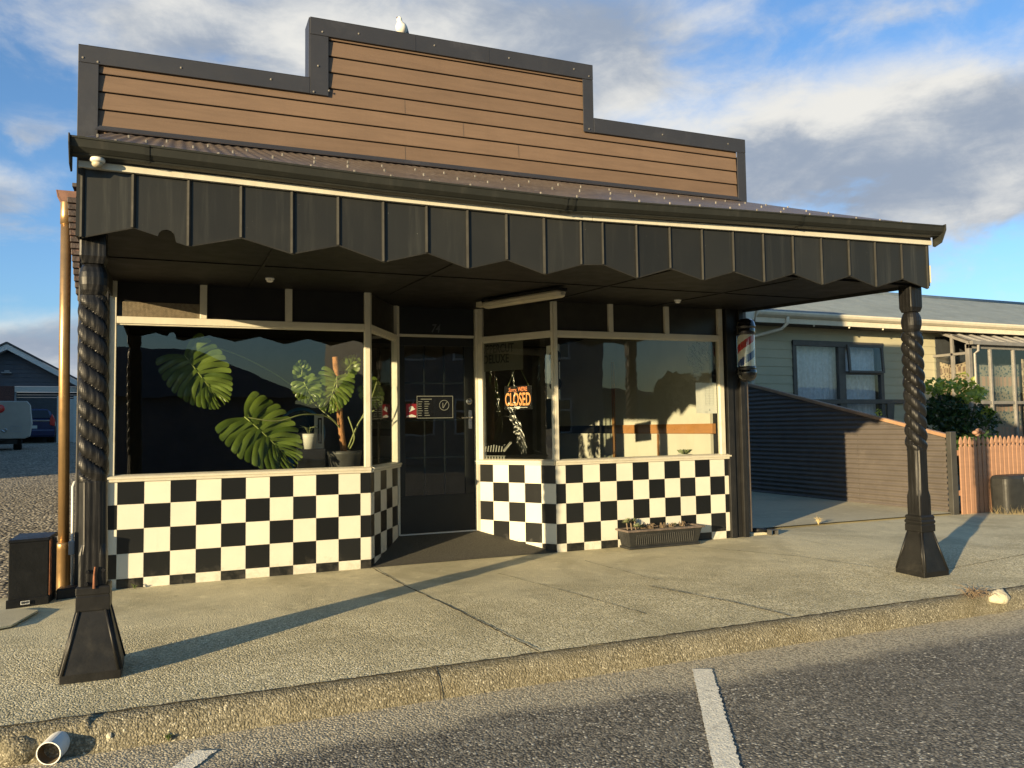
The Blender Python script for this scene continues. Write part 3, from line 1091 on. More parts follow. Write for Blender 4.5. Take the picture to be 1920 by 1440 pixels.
    for k in range(-1, 8):
        z = 3.828 + pitch * k
        segs = [(-.20, 6.43)] if k <= 3 else [(1.62, 4.46)]
        for a, b in segs:
            n_ = 24
            rr = []
            for i in range(n_ + 1):
                x = a + (b - a) * i / n_
                w_ = .0012 * mnoise.noise(Vector((x * 1.3, k * 7, 0)))
                rr.append([(x, .052, z + .012 + w_), (x, .024 + w_, z + .001 + w_), (x, .022 + w_, z + .006 + w_), (x, .034 + w_, z + pitch - .010), (x, .052, z + pitch - .006)])
            cl.loft(rr)
    cl.build('parapet_cladding', 'clad', SHOP, tilt=True)
    # board end joints
    for x, k in ((2.45, 1), (3.65, 2), (3.05, 3), (2.45, 4)):
        zz = 3.828 + pitch * (k - 1)
        jn = MB()
        jn.add([(x, .0195, zz + .006), (x + .003, .0195, zz + .006), (x + .003, .0315, zz + pitch - .012), (x, .0315, zz + pitch - .012)], [(0, 1, 2, 3)])
        jn.build('cladding_joint', 'eave', SHOP, tilt=True)
    # ---- folded metal cappings
    capdef = [(-.336, 1.545, 4.352, 4.503), (1.548, 4.528, 4.915, 5.078), (4.53, 6.55, 4.35, 4.508)]
    for a, b, z0, z1 in capdef:
        c = MB()
        c.box(a, b, .0, .24, z1 - .006, z1)
        c.box(a, b, .0, .012, z0, z1 - .006)
        c.box(a, b, .228, .24, z0, z1 - .006)
        c.build('parapet_capping', 'cap', SHOP, tilt=True, bevel=.003)
    for a, b, z0, z1 in ((-.336, -.185, 3.62, 4.350), (1.548, 1.715, 4.352, 4.913), (4.405, 4.528, 4.348, 4.913), (6.43, 6.55, 3.66, 4.348)):
        c = MB()
        c.box(a, b, .003, .015, z0, z1)
        if a < 1.6:
            c.box(a, a + .012, .015, .237, z0, z1)
        else:
            c.box(b - .012, b, .015, .237, z0, z1)
        if 1 < a < 2:
            c.box(a - .012, a, .003, .24, 4.505, 5.07)
        c.build('corner_flashing', 'cap', SHOP, tilt=True, bevel=.002)
    for x, z in [(-.30, 4.39), (-.19, 4.37), (.45, 4.42), (1.58, 4.37), (1.2, 4.43), (1.66, 4.95), (1.72, 4.40), (2.0, 4.99), (2.75, 5.0), (3.55, 5.0), (4.3, 5.0), (4.48, 4.95), (4.47, 4.38), (5.4, 4.43), (6.3, 4.43), (1.62, 4.62)]:
        rings = [[(x + rr * math.cos(t * math.pi / 4), -yy, z + rr * math.sin(t * math.pi / 4)) for t in range(8)] for rr, yy in ((.010, .0), (.010, .003), (.005, .006))]
        sc_ = MB()
        sc_.loft(rings)
        sc_.build('flashing_screw', 'bolt', SHOP, tilt=True)
    for x in (2.55, 3.32):
        s2 = MB()
        s2.box(x, x + .006, -.0025, .0, 4.917, 5.075)
        s2.build('flashing_seam', 'cap', SHOP, tilt=True)
    apron = MB()
    apron.add([(-.20, .012, 3.835), (6.43, .012, 3.835), (6.43, -.004, 3.800), (-.20, -.004, 3.800), (-.2, -.11, 3.752), (6.43, -.11, 3.752)], [(0, 1, 2, 3), (3, 2, 5, 4)])
    apron.build('apron_flashing', 'cap', SHOP, tilt=True)
    # ---- left: copper gutter, corbel and downpipe
    gt = MB()
    prof = [(-.50, 3.30), (-.49, 3.24), (-.46, 3.195), (-.42, 3.18), (-.38, 3.195), (-.355, 3.24), (-.345, 3.30), (-.353, 3.30), (-.363, 3.245), (-.385, 3.205), (-.42, 3.192), (-.455, 3.205), (-.48, 3.245), (-.492, 3.30)]
    gt.prism(prof, .17, 9.5, 'y')
    gt.add([(-.497, .172, 3.30), (-.487, .172, 3.24), (-.46, .172, 3.197), (-.42, .172, 3.183), (-.38, .172, 3.197), (-.357, .172, 3.24), (-.347, .172, 3.30)], [(0, 1, 2, 3, 4, 5, 6)])
    gt.build('side_gutter', 'copperdark', SHOP)
    pp = MB()
    pp.tube([(-.425, .20, 3.20), (-.421, .20, 2.0), (-.402, .20, .36)], .041, 20)
    pp.lathe([(.045, 3.02), (.046, 3.10), (.046, 3.20), (.043, 3.21)], -.424, .20, 20)
    pp.build('copper_downpipe', 'copper', SHOP, smooth=True)
    sk = MB()
    sk.lathe([(.038, .385), (.056, .375), (.058, .365), (.058, .325), (.052, .318), (.051, .02), (.050, .0)], -.400, .20, 20)
    sk.build('downpipe_shoe', 'copper', SHOP, smooth=True)
    cb = MB()
    for i in range(16):
        z = 3.17 - i * .054
        k = max(0, (z - 2.36) / .8)
        x = -.318 - .085 * (k ** .7) if k > 0 else -.318
        cb.box(x, -.302, .05 + .004 * (i % 2), .40, z, z + .045)
    cb.build('brick_corbel', 'brick_dark', SHOP, bevel=.005)
    cd = MB()
    cd.tube([(-.318, .035, .02), (-.322, .03, .45), (-.325, .03, .84), (-.315, .05, .875), (-.295, .07, .88)], .011, 10)
    cd.build('conduit', 'white', SHOP, smooth=True)
    cd = MB()
    cd.box(-.345, -.302, .0, .04, .30, .41)
    cd.build('junction_box', 'grey', SHOP, bevel=.005)


build_shop()


# ------------------------------------------------------------------ veranda
SEAMS = [(-.041, 2.328), (.21, 2.403), (.496, 2.321), (.78, 2.394), (1.068, 2.321), (1.343, 2.394), (1.624, 2.312), (1.906, 2.39), (2.184, 2.309), (2.461, 2.385), (2.739, 2.306), (3.02, 2.392), (3.194, 2.404), (3.472, 2.326), (3.757, 2.415), (4.044, 2.346), (4.332, 2.429), (4.621, 2.365), (4.917, 2.451), (5.211, 2.379), (5.507, 2.471), (5.799, 2.396), (6.105, 2.482), (6.407, 2.417)]


def build_veranda():
    # corrugated roof sheet; its gutter, fascia, valance and soffit are sub-parts
    rs = MB()
    lo, hi = [], []
    n = 560
    for i in range(n + 1):
        x = -.085 + 6.55 * i / n
        c = .0042 * math.cos(2 * math.pi * x / .076)
        lo.append((x, -2.53, tiltz(x, 2.842 + gz(x)) + c))
        hi.append((x, -.01, tiltz(x, 3.775) + c))
    mid = [((a[0]), -1.27, (a[2] + b[2]) / 2 - .004) for a, b in zip(lo, hi)]
    rs.sheet([hi, mid, lo])
    roof = rs.build('veranda_roof', 'iron', SHOP, smooth=True)
    for i in range(48):
        for y in ((-2.3, -.9) if i % 2 else (-1.6, )):
            nails = MB()
            x = -.03 + i * .135 + random.uniform(-.02, .02)
            t = (y + 2.53) / 2.52
            z = tiltz(x, 2.842 + gz(x)) * (1 - t) + tiltz(x, 3.775) * t + .004
            rr = .008
            nails.loft([[(x + rr * math.cos(a * math.pi / 3), y + rr * math.sin(a * math.pi / 3), z + h) for a in range(6)] for h in (-.01, .012)])
            nails.build('roof_nail', 'bolt', roof)
    # gutter along the front
    prof = [(-2.475, -.005), (-2.475, -.070), (-2.500, -.086), (-2.540, -.080), (-2.546, -.070), (-2.552, -.070), (-2.580, -.050), (-2.592, -.012), (-2.598, -.010), (-2.600, .000), (-2.592, .002), (-2.588, -.010), (-2.572, -.045), (-2.540, -.066), (-2.5, -.076), (-2.482, -.066), (-2.482, -.005)]
    xs = [-.088 + 6.552 * i / 60 for i in range(61)]
    g = MB()
    g.loft([[(x, y, tiltz(x, 2.838 + gz(x)) + z) for y, z in prof] for x in xs])
    gut = g.build('veranda_gutter', 'gutter', roof)
    for x in (-.092, 6.464):
        e = MB()
        zz = tiltz(x, 2.838 + gz(x))
        e.prism([(-2.47, zz + .004), (-2.47, zz - .155), (-2.49, zz - .165), (-2.56, zz - .14), (-2.605, zz - .04), (-2.605, zz + .01)], x - .004, x + .004, 'x')
        e.build('gutter_end', 'gutter', roof, bevel=.002)
    for x in (.28, 2.84, 2.90, 4.9):
        e = MB()
        zz = tiltz(x, 2.838 + gz(x))
        out = [(y - .003, z - .003) for y, z in prof[1:10]]
        e.loft([[(xx, y, zz + z) for y, z in out] for xx in (x - .012, x + .012)], caps=False)
        e.build('gutter_joint', 'gutter', roof)
    # cream fascia board under the gutter
    for a, b in ((-.06, 3.10), (3.104, 4.95), (4.954, 6.44)):
        xx = [a + (b - a) * i / 12 for i in range(13)]
        f = MB()
        f.loft([[(x, -2.478, tiltz(x, 2.709 + .7 * gz(x))), (x, -2.452, tiltz(x, 2.709 + .7 * gz(x))), (x, -2.452, tiltz(x, 2.744 + .7 * gz(x))), (x, -2.478, tiltz(x, 2.744 + .7 * gz(x)))] for x in xx])
        f.build('fascia_strip', 'cream', roof)
        f = MB()
        f.loft([[(x, -2.472, tiltz(x, 2.7445 + .7 * gz(x))), (x, -2.452, tiltz(x, 2.7445 + .7 * gz(x))), (x, -2.452, tiltz(x, 2.83 + gz(x))), (x, -2.472, tiltz(x, 2.83 + gz(x)))] for x in xx])
        f.build('fascia_board', 'fasciagrey', roof)
    # valance of sheet panels with a zigzag lower edge
    def top_z(x):
        return tiltz(x, 2.722 + .7 * gz(x))
    for i, ((xa, za), (xb, zb)) in enumerate(zip(SEAMS[:-1], SEAMS[1:])):
        v = MB()
        bot = [(xa, za), (xb, zb)]
        if i == 1:          # panel with a bite knocked out of its edge
            x0 = .335
            zl = lambda x: za + (zb - za) * (x - xa) / (xb - xa)
            bot = [(xa, za), (x0, zl(x0))] + [(x0 + .045 - .045 * math.cos(t * math.pi / 6), zl(x0 + .045) + .012 + .042 * math.sin(t * math.pi / 6)) for t in range(1, 6)] + [(x0 + .095, zl(x0 + .095)), (xb, zb)]
        poly = bot + [(xb, top_z(xb)), (xa, top_z(xa))]
        wy = random.uniform(-.002, .002)
        v.prism(poly, -2.449 + wy, -2.440, 'y')
        v.build('valance_panel', 'valance', roof)
    for i, (x, z) in enumerate(SEAMS):
        b = MB()
        w = .013 if i < 11 else .009
        pr = [(x - w, -2.4505), (x - w * .7, -2.458), (x, -2.463), (x + w * .7, -2.458), (x + w, -2.4505)]
        b.prism(pr, z + .002, top_z(x), 'z')
        b.build('valance_batten', 'batten', roof)
    # thin pale edge strips along the zigzag
    for (xa, za), (xb, zb) in zip(SEAMS[:-1], SEAMS[1:]):
        if abs(xa - .21) < .01:
            continue
        ed = MB()
        ed.beam((xa, -2.4455, za), (xb, -2.4455, zb), .014, .007)
        ed.build('valance_edge', 'batten', roof)
    # ends: left board and right board closing the veranda
    for x, zb in ((-.062, 2.335), (6.425, 2.44)):
        s = MB()
        zt = lambda y: tiltz(x, 2.80 + gz(x)) * (-y / 2.45) + tiltz(x, 3.70) * (1 + y / 2.45)
        s.prism([(-2.452, zb), (-.02, tiltz(x, 2.50) if x > 1 else 2.40), (-.02, zt(-.02)), (-2.452, zt(-2.452))], x - .008, x + .008, 'x')
        s.build('veranda_end', 'valance', roof)
    se = MB()
    se.box(6.436, 6.446, -2.455, -2.425, 2.47, 2.62)
    se.build('end_strip', 'cream', roof)
    # soffit in sheets with cover strips
    so_ = MB()
    zf = lambda x: 2.445 + .004 * x
    zb_ = lambda x: tiltz(x, 2.535)
    P = []
    for i in range(14):
        x = -.05 + 6.465 * i / 13
        P.append([(x, -2.43, zf(x)), (x, 0.0, zb_(x)), (x, .86, zb_(x) + .012)])
    so_.sheet(P)
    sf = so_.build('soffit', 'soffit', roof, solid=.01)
    st = MB()
    for x in (1.02, 2.3, 3.95, 5.2):
        st.beam((x, -2.42, zf(x) - .008), (x, .0, zb_(x) - .008), .022, .008)
    st.beam((-.04, -1.2, (zf(0) + zb_(0)) / 2 - .008), (6.41, -1.2, (zf(6.4) + zb_(6.4)) / 2 - .008), .02, .008)
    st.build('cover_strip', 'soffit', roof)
    bm = MB()
    bm.beam((-.05, -2.33, 2.47), (6.41, -2.33, 2.50), .06, .10)
    bm.build('front_beam', 'soffit', roof)

    # ---- turned posts
    for px in (.033, 6.372):
        dz = .0 if px < 1 else .02
        lean = -.012 if px < 1 else .0
        hs, cy = .068, -2.297
        N = 64
        rings = []
        zs = [0.30] + [.44 + .56 * i / 10 for i in range(11)] + [1.005 + i * .008 for i in range(129)] + [2.037, 2.06, 2.09, 2.13, 2.16, 2.19, 2.205, 2.21, 2.2105, 2.225, 2.25, 2.47]
        for z in zs:
            ring = []
            for k in range(N):
                t = 2 * math.pi * k / N
                c, s_ = math.cos(t), math.sin(t)
                ch = .0
                if z <= 1.0:
                    p_, h_ = 14, hs
                    if z > .60:
                        ch = .018 * min(1, (z - .60) / .03) 
                elif z < 2.03:
                    p_, h_ = (4.0, .077) if px < 1 else (3.0, .081)
                elif z < 2.2101:
                    u = (z - 2.03) / .18
                    p_, h_ = 3.0, .046 + .028 * math.sin(math.pi * min(1, max(0, u))) ** .6
                    ch = .010
                else:
                    p_, h_ = 14, hs if z > 2.2499 else .056 + .012 * (z - 2.2105) / .04
                rad = h_ / ((abs(c) ** p_ + abs(s_) ** p_) ** (1 / p_))
                if ch:
                    lim = (2 * h_ - ch * 1.6) / (abs(c) + abs(s_))
                    rad = min(rad, lim)
                if 1.0 < z < 2.03:
                    ph = 3 * (t + 2 * math.pi * z / .31)
                    lobe = abs(math.sin(ph / 2))
                    edge = min(1, (z - 1.0) / .05, (2.035 - z) / .05)
                    carve = .70 + .30 * lobe ** .5
                    rad = rad * (1 - edge) * (.86) + rad * edge * carve
                    q = Vector((c * rad * 30, s_ * rad * 30, z * 14))
                    rad += .0022 * mnoise.noise(q)
                else:
                    rad += .0012 * mnoise.noise(Vector((c * 3, s_ * 3, z * 4 + px)))
                ring.append((px + lean * z + rad * c, cy + rad * s_, z + dz))
            rings.append(ring)
        p = MB()
        p.loft(rings)
        post = p.build('veranda_post', 'post', SHOP)
        b = MB()
        h0, h1 = .146, .074
        b.loft([[(px + i * h, cy + j * h, z) for i, j in ((-1, -1), (1, -1), (1, 1), (-1, 1))] for h, z in ((h0, -.05), (h0, .0), (h1, .325))])
        b.build('post_base', 'postbase', post, bevel=.004)
        bd = MB()
        for i, j in ((-1, -1), (1, -1), (1, 1), (-1, 1)):
            for off in (-.013, .013):
                a = Vector((px + i * h0, cy + j * h0, .0))
                c_ = Vector((px + i * h1, cy + j * h1, .32))
                side = Vector((i, 0, 0)) if off < 0 else Vector((0, j, 0))
                inn = (Vector((0, -j, 0)) if off < 0 else Vector((-i, 0, 0))) * .012
                bd.tube([a + inn, c_ + inn], .0085, 8)
        bd.build('edge_bead', 'postbase', post, smooth=True)
        cl = MB()
        if px < 1:
            layers = [(.080, .308), (.083, .315), (.083, .385), (.080, .39), (.080, .395), (.0825, .40), (.0825, .435), (.076, .442)]
        else:
            layers = [(.082, .325), (.084, .33), (.084, .385), (.078, .39), (.086, .402), (.086, .415), (.078, .428), (.082, .44), (.082, .452), (.073, .466)]
        cl.loft([[(px + i * h, cy + j * h, z) for i, j in ((-1, -1), (1, -1), (1, 1), (-1, 1))] for h, z in layers])
        cl.build('post_collar', 'postbase', post, bevel=.003)
        if px < 1:
            rb = MB()
            rb.tube([(.040, -2.384, .43), (.039, -2.378, .50), (.043, -2.379, .545)], [.0085, .006, .005], 8)
            rb.build('rusted_bolt', 'rust', post)
            for x, z in ((.005, .52), (.082, .525), (-.0, .455)):
                k = MB()
                k.tube([(x, -2.36, z), (x, -2.38, z)], .010, 10)
                k.build('bolt_head', 'gloss_black', post)


build_veranda()


# ------------------------------------------------------------------ shop interior
def build_interior():
    f = MB()
    f.prism([(-.16, .12), (2.05, .12), (2.50, .90), (3.52, .90), (4.05, .12), (6.30, .12), (6.30, 9.85), (-.16, 9.85)], -.25, .16, 'z')
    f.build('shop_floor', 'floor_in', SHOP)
    b = MB()
    b.box(-.14, 6.28, 4.6, 4.7, .16, 2.6)
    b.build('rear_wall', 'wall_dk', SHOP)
    c = MB()
    c.box(-.16, 6.30, .20, 4.7, 2.62, 2.66)
    c.build('shop_ceiling', 'wall_dk', SHOP)
    l = MB()
    l.box(-.16, -.14, .12, 4.7, .16, 2.62)
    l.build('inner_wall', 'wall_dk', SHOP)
    # display shelves behind the glass
    s = MB()
    s.prism([(-.07, .06), (2.08, .06), (2.50, .80), (2.50, 1.15), (-.07, 1.15)], .80, .84, 'z')
    s.build('display_shelf', 'floor_in', SHOP)
    s = MB()
    s.prism([(4.03, .06), (6.12, .06), (6.12, .30), (3.95, .30)], .84, .87, 'z')
    s.build('display_shelf', 'cream', SHOP)
    # right inner wall: white boarding with a varnished rail
    w = MB()
    w.box(6.255, 6.295, .42, 4.6, .16, 1.165)
    w.box(6.255, 6.295, .42, 4.6, 1.285, 2.62)
    w.build('inner_wall', 'wall_in', SHOP)
    w = MB()
    w.box(6.235, 6.29, .36, 2.62, 1.165, 1.285)
    w.build('timber_rail', 'timber', SHOP, bevel=.004)
    w = MB()
    w.box(6.24, 6.254, 1.50, 1.53, .16, 1.16)
    w.box(6.24, 6.254, 2.60, 2.68, .16, 2.2)
    w.build('wall_batten', 'timber', SHOP)


build_interior()


def splay_frame(A, B, inside=.035):
    """point and axes on the glass of an angled bay"""
    A, B = Vector(A), Vector(B)
    e = (B - A).normalized()
    n = Vector((e.y, -e.x, 0))
    def P(s, z, off=inside):
        p = A + e * s - n * off
        return Vector((p.x, p.y, tiltz(p.x, z)))
    return P, e, n


def build_signs():
    P, e, n = splay_frame(DOORB, CB)
    Zv = Vector((0, 0, 1))
    # hanging closed sign
    t = thing('closed_sign', P(.53, 1.45), 'black hanging sign with bright orange CLOSED lettering inside the angled window', 'sign')
    bd = MB()
    c = P(.53, 1.565)
    for (s, z) in ():
        pass
    q = [P(.355, 1.44), P(.70, 1.44), P(.70, 1.69), P(.355, 1.69)]
    q2 = [P(.355, 1.44, .04), P(.70, 1.44, .04), P(.70, 1.69, .04), P(.355, 1.69, .04)]
    bd.loft([q, q2])
    bd.build('sign_board', 'gloss_black', t)
    tx = MB()
    put_text(tx, 'CLOSED', P(.525, 1.542, .032), e, Zv, .19, .0035, 1, 0, 0, 'CENTER', .32)
    tx.build('lettering', 'orange', t)
    tx = MB()
    put_text(tx, 'Sorry,', P(.46, 1.648, .032), e, Zv, .06, .001, 1, .3, 0, 'CENTER', .105)
    put_text(tx, "WE'RE", P(.585, 1.652, .032), e, Zv, .062, .002, 1, 0, 0, 'CENTER', .115)
    tx.build('small_lettering', 'redorange', t)
    tx = MB()
    o = P(.525, 1.462, .032)
    tx.add([o - e * .12 - Zv * .002, o + e * .12 - Zv * .002, o + e * .12 + Zv * .002, o - e * .12 + Zv * .002], [(0, 1, 2, 3)])
    tx.add([o - e * .03 + Zv * .011, o - e * .03 - Zv * .004, o - Zv * .017, o + e * .03 - Zv * .004, o + e * .03 + Zv * .011], [(0, 1, 2, 3, 4)])
    tx.build('underline', 'paper', t)
    tx = MB()
    tx.tube([P(.40, 1.69, .036), P(.525, 1.93, .036), P(.66, 1.69, .036)], .0025, 5)
    tx.build('hanging_cord', 'stem', t)
    # window lettering, partly hidden by the frame
    t = thing('window_lettering', P(.27, 2.0), 'black two line lettering on a dark film in the upper corner of the angled window', 'lettering')
    b = MB()
    b.loft([[P(s, z, .030) for s, z in ((.09, 1.86), (.60, 1.86), (.60, 2.17), (.09, 2.17))], [P(s, z, .033) for s, z in ((.09, 1.86), (.60, 1.86), (.60, 2.17), (.09, 2.17))]])
    b.build('backing_film', 'olive', t)
    tx = MB()
    put_text(tx, 'UPPERCUT', P(.275, 2.095, .028), e, Zv - e * 0.0, .13, .003, 1, 0, 0, 'CENTER', .42)
    put_text(tx, 'DELUXE', P(.255, 1.985, .028), e, Zv, .13, .003, 1, 0, 0, 'CENTER', .33)
    tx.build('lettering', 'ink', t)
    # lower left decal: sprigs round a ribbed crest
    dc = MB()
    for k in range(7):
        s = .10 + .035 * k
        dc.beam(P(s, 1.0, .028), P(s + .012, 1.075 - .006 * abs(k - 3), .028), .012, .003, upv=n)
    for k in range(8):
        a = P(.34 + .012 * k, 1.0 + .012 * k, .028)
        dc.add([a, a + e * .022 + Zv * .004, a + e * .012 + Zv * .022], [(0, 1, 2)])
        dc.add([a, a + e * .002 + Zv * .022, a - e * .012 + Zv * .016], [(0, 1, 2)])
    dc.beam(P(.10, .955, .028), P(.36, .955, .028), .006, .003, upv=n)
    for k in range(7):
        s = .12 + .037 * k
        dc.beam(P(s, .925, .028), P(s, .948, .028), .016, .003, upv=n)
    o = dc.build('window_decal', 'chalk')
    top(o, 'pale line-drawn crest decal low on the angled window', 'decal')
    # white speaker-like panel with black discs behind the mullion
    t = thing('wall_panel', P(.93, 1.55, .10), 'white panel with two black discs standing behind the window corner post', 'panel')
    b = MB()
    b.loft([[P(s, z, .09) for s, z in ((.85, 1.545), (1.0, 1.53), (1.0, 2.10), (.85, 2.09))], [P(s, z, .105) for s, z in ((.85, 1.545), (1.0, 1.53), (1.0, 2.10), (.85, 2.09))]])
    b.build('panel_board', 'paper', t)
    for z in (1.69, 1.97):
        d = MB()
        d.add([P(.955, z, .087) + e * (.075 * math.cos(a * math.pi / 12)) + Zv * (.075 * math.sin(a * math.pi / 12)) for a in range(24)], [tuple(range(24))])
        d.build('disc', 'ink', t)
    b = MB()
    b.loft([[P(s, z, .086) for s, z in ((.90, 1.69), (1.0, 1.69), (1.0, 1.97), (.90, 1.97))], [P(s, z, .088) for s, z in ((.90, 1.69), (1.0, 1.69), (1.0, 1.97), (.90, 1.97))]])
    b.build('dark_bar', 'ink', t)
    # opening hours board on the door
    yb = .842
    t = thing('hours_board', (2.985, yb, 1.37), 'black opening hours board with white border fixed inside the door glass', 'sign')
    b = MB()
    b.box(2.785, 3.190, yb - .003, yb, 1.367, 1.605)
    b.build('board', 'gloss_black', t, tilt=True)
    b = MB()
    for x0, x1, z0, z1 in ((2.785, 3.19, 1.598, 1.605), (2.785, 3.19, 1.367, 1.374), (2.785, 2.791, 1.374, 1.598), (3.184, 3.19, 1.374, 1.598)):
        b.box(x0, x1, yb - .005, yb - .003, z0, z1)
    b.build('border', 'chalk', t, tilt=True)
    b = MB()
    b.box(2.83, 2.95, yb - .0045, yb - .003, 1.566, 1.574)
    for k in range(7):
        z = 1.54 - k * .024
        b.box(2.80, 2.80 + random.uniform(.035, .05), yb - .0045, yb - .003, z, z + .007)
        b.box(2.87, 2.87 + random.uniform(.03, .06), yb - .0045, yb - .003, z, z + .007)
    b.build('hours_lines', 'chalk', t, tilt=True)
    b = MB()
    n_ = 36
    vs, fs = [], []
    for k in range(n_):
        a = 2 * math.pi * k / n_
        for r_ in (.050, .056):
            vs.append((3.09 + r_ * math.cos(a), yb - .0045, 1.505 + r_ * math.sin(a)))
    for k in range(n_):
        fs.append((2 * k, 2 * k + 1, (2 * k + 3) % (2 * n_), (2 * k + 2) % (2 * n_)))
    b.add(vs, fs)
    b.beam((3.075, yb - .0045, 1.53), (3.075, yb - .0045, 1.475), .007, .001, upv=(0, 1, 0))
    b.beam((3.12, yb - .0045, 1.54), (3.078, yb - .0045, 1.475), .007, .001, upv=(0, 1, 0))
    b.build('round_emblem', 'chalk', t, tilt=True)
    t = thing('door_sticker', (2.725, yb, 1.375), 'small red sticker with a pale tick beside the hours board', 'sticker')
    b = MB()
    b.box(2.668, 2.782, yb - .002, yb, 1.378, 1.522)
    b.build('sticker_sheet', 'red', t, tilt=True)
    b = MB()
    b.add([(2.725 + .028 * math.cos(a * .52), yb - .003, 1.475 + .024 * math.sin(a * .52)) for a in range(12)], [tuple(range(12))])
    b.add([(2.675, yb - .003, 1.382), (2.775, yb - .003, 1.382), (2.775, yb - .003, 1.395), (2.73, yb - .003, 1.412), (2.675, yb - .003, 1.395)], [(0, 1, 2, 3, 4)])
    b.beam((2.70, yb - .0035, 1.44), (2.765, yb - .0035, 1.47), .010, .001, upv=(0, 1, 0))
    b.build('tick_mark', 'paper', t, tilt=True)
    # notice sheet and line drawing on the right window
    t = thing('paper_notice', (5.93, .035, 1.385), 'white paper notice with a faint table taped inside the right window', 'notice')
    b = MB()
    b.box(5.775, 5.86, .030, .031, 1.375, 1.71)
    b.box(5.855, 6.055, .0275, .0285, 1.37, 1.708)
    b.build('sheet', 'paper', t, tilt=True)
    b = MB()
    for k in range(12):
        z = 1.66 - k * .018
        b.box(5.90, 6.01, .0268, .0273, z, z + .0015)
    for x in (5.90, 5.955, 6.01):
        b.box(x, x + .0015, .0262, .0266, 1.462, 1.66)
    b.add([(5.955, .0268, 1.425), (5.965, .0268, 1.40), (5.945, .0268, 1.40)], [(0, 1, 2)])
    b.box(5.89, 5.93, .0268, .0273, 1.383, 1.388)
    b.build('printed_lines', 'grey', t, tilt=True)
    sk = MB()
    rnd = random.Random(3)
    for k in range(95):
        a = rnd.uniform(0, 2 * math.pi)
        rr = rnd.random() ** .5
        x, z = 5.83 + .15 * rr * math.cos(a), 2.0 + .19 * rr * math.sin(a)
        if z < 1.9:
            x = 5.80 + (x - 5.83) * .75
        pts = []
        dx, dz = rnd.uniform(-.03, .03), rnd.uniform(-.05, -.01)
        for i in range(6):
            u = i / 5
            pts.append((x + dx * u + .018 * math.sin(u * 3 + k), .033, z + dz * u + .01 * math.cos(u * 4 + k)))
        sk.tube(pts, rnd.choice((.0012, .0018, .0026)), 4, caps=False)
    for k in range(14):
        a = k / 13
        sk.tube([(5.69 + .01 * k, .033, 2.13 - .012 * k), (5.72 + .014 * k, .033, 1.98 - .006 * k), (5.75 + .009 * k, .033, 1.80 + .004 * k)], .0015, 4, caps=False)
    for k in range(9):
        sk.tube([(5.81 + (.02 + .012 * k) * math.cos(t * .45), .033, 2.03 + (.015 + .013 * k) * math.sin(t * .45)) for t in range(9)], .0014, 4, caps=False)
    o = sk.build('line_drawing', 'sketch', tilt=True)
    top(o, 'dense black line drawing on the right window above the notice', 'decal')


build_signs()


# ------------------------------------------------------------------ leaves and plants
def monstera_leaf(base, tip, normal, width, fingers=9, droop=.12, seed=0):
    """split leaf: each side is a row of strap-like lobes joined near the midrib"""
    rnd = random.Random(seed)
    base, tip, normal = Vector(base), Vector(tip), Vector(normal).normalized()
    L = (tip - base).length
    a = (tip - base).normalized()
    n = (normal - a * normal.dot(a)).normalized()
    b = a.cross(n)
    blade, ribs = MB(), MB()

    def mid(v):
        return base + a * (L * .80 * v) - n * (droop * L * (v ** 2))
    for sd in (-1, 1):
        for i in range(fingers):
            v0, v1 = i / fingers, (i + 1) / fingers
            vc = (v0 + v1) / 2
            gap = .055 + rnd.uniform(0, .05)
            wob = rnd.uniform(-.02, .02)
            cut = rnd.uniform(.42, .68)
            P = []
            U = 9
            for iu in range(U + 1):
                u = iu / U
                row = []
                for j in range(4):
                    f = j / 3 - .5
                    k = max(0, (u - cut) / (1 - cut))
                    shrink = 1 - gap * min(1, k * 3.0) - .16 * k ** 6
                    v = vc + f * (v1 - v0) * shrink
                    ang = R(138 - 120 * v ** .85) - wob * u
                    ang -= .35 * u * (1 - v * .4)
                    reach = width * .5 * (.80 + .45 * math.sin(math.pi * min(1, .18 + .75 * v))) * (1 - .28 * v ** 2.2)
                    if v > .9:
                        reach *= .85
                    r_ = reach * (u ** .92) * (1 - .035 * (2 * f) ** 2 * u)
                    p = mid(v) + a * (r_ * math.cos(ang)) + b * (sd * r_ * math.sin(ang))
                    p -= n * (droop * .9 * (r_ ** 2) / max(.1, width) + .012 * math.sin(u * 5 + i * 2.1 + sd))
                    p += n * (.020 * width * math.cos(f * math.pi) * min(1, u * 2) * .6)
                    row.append(p)
                P.append(row)
            if sd > 0:
                P = P[::-1]
            blade.sheet(P)
    pts = [mid(i / 8) + n * .004 for i in range(9)]
    ribs.tube(pts, [.006 - .0005 * i for i in range(9)], 6)
    return blade, ribs


def add_leaf(root, base, tip, normal, width, **kw):
    bl, rb = monstera_leaf(base, tip, normal, width, **kw)
    o = bl.build('leaf', 'leaf', root, smooth=True)
    rb.build('midrib', 'vein', o, smooth=True)
    return o


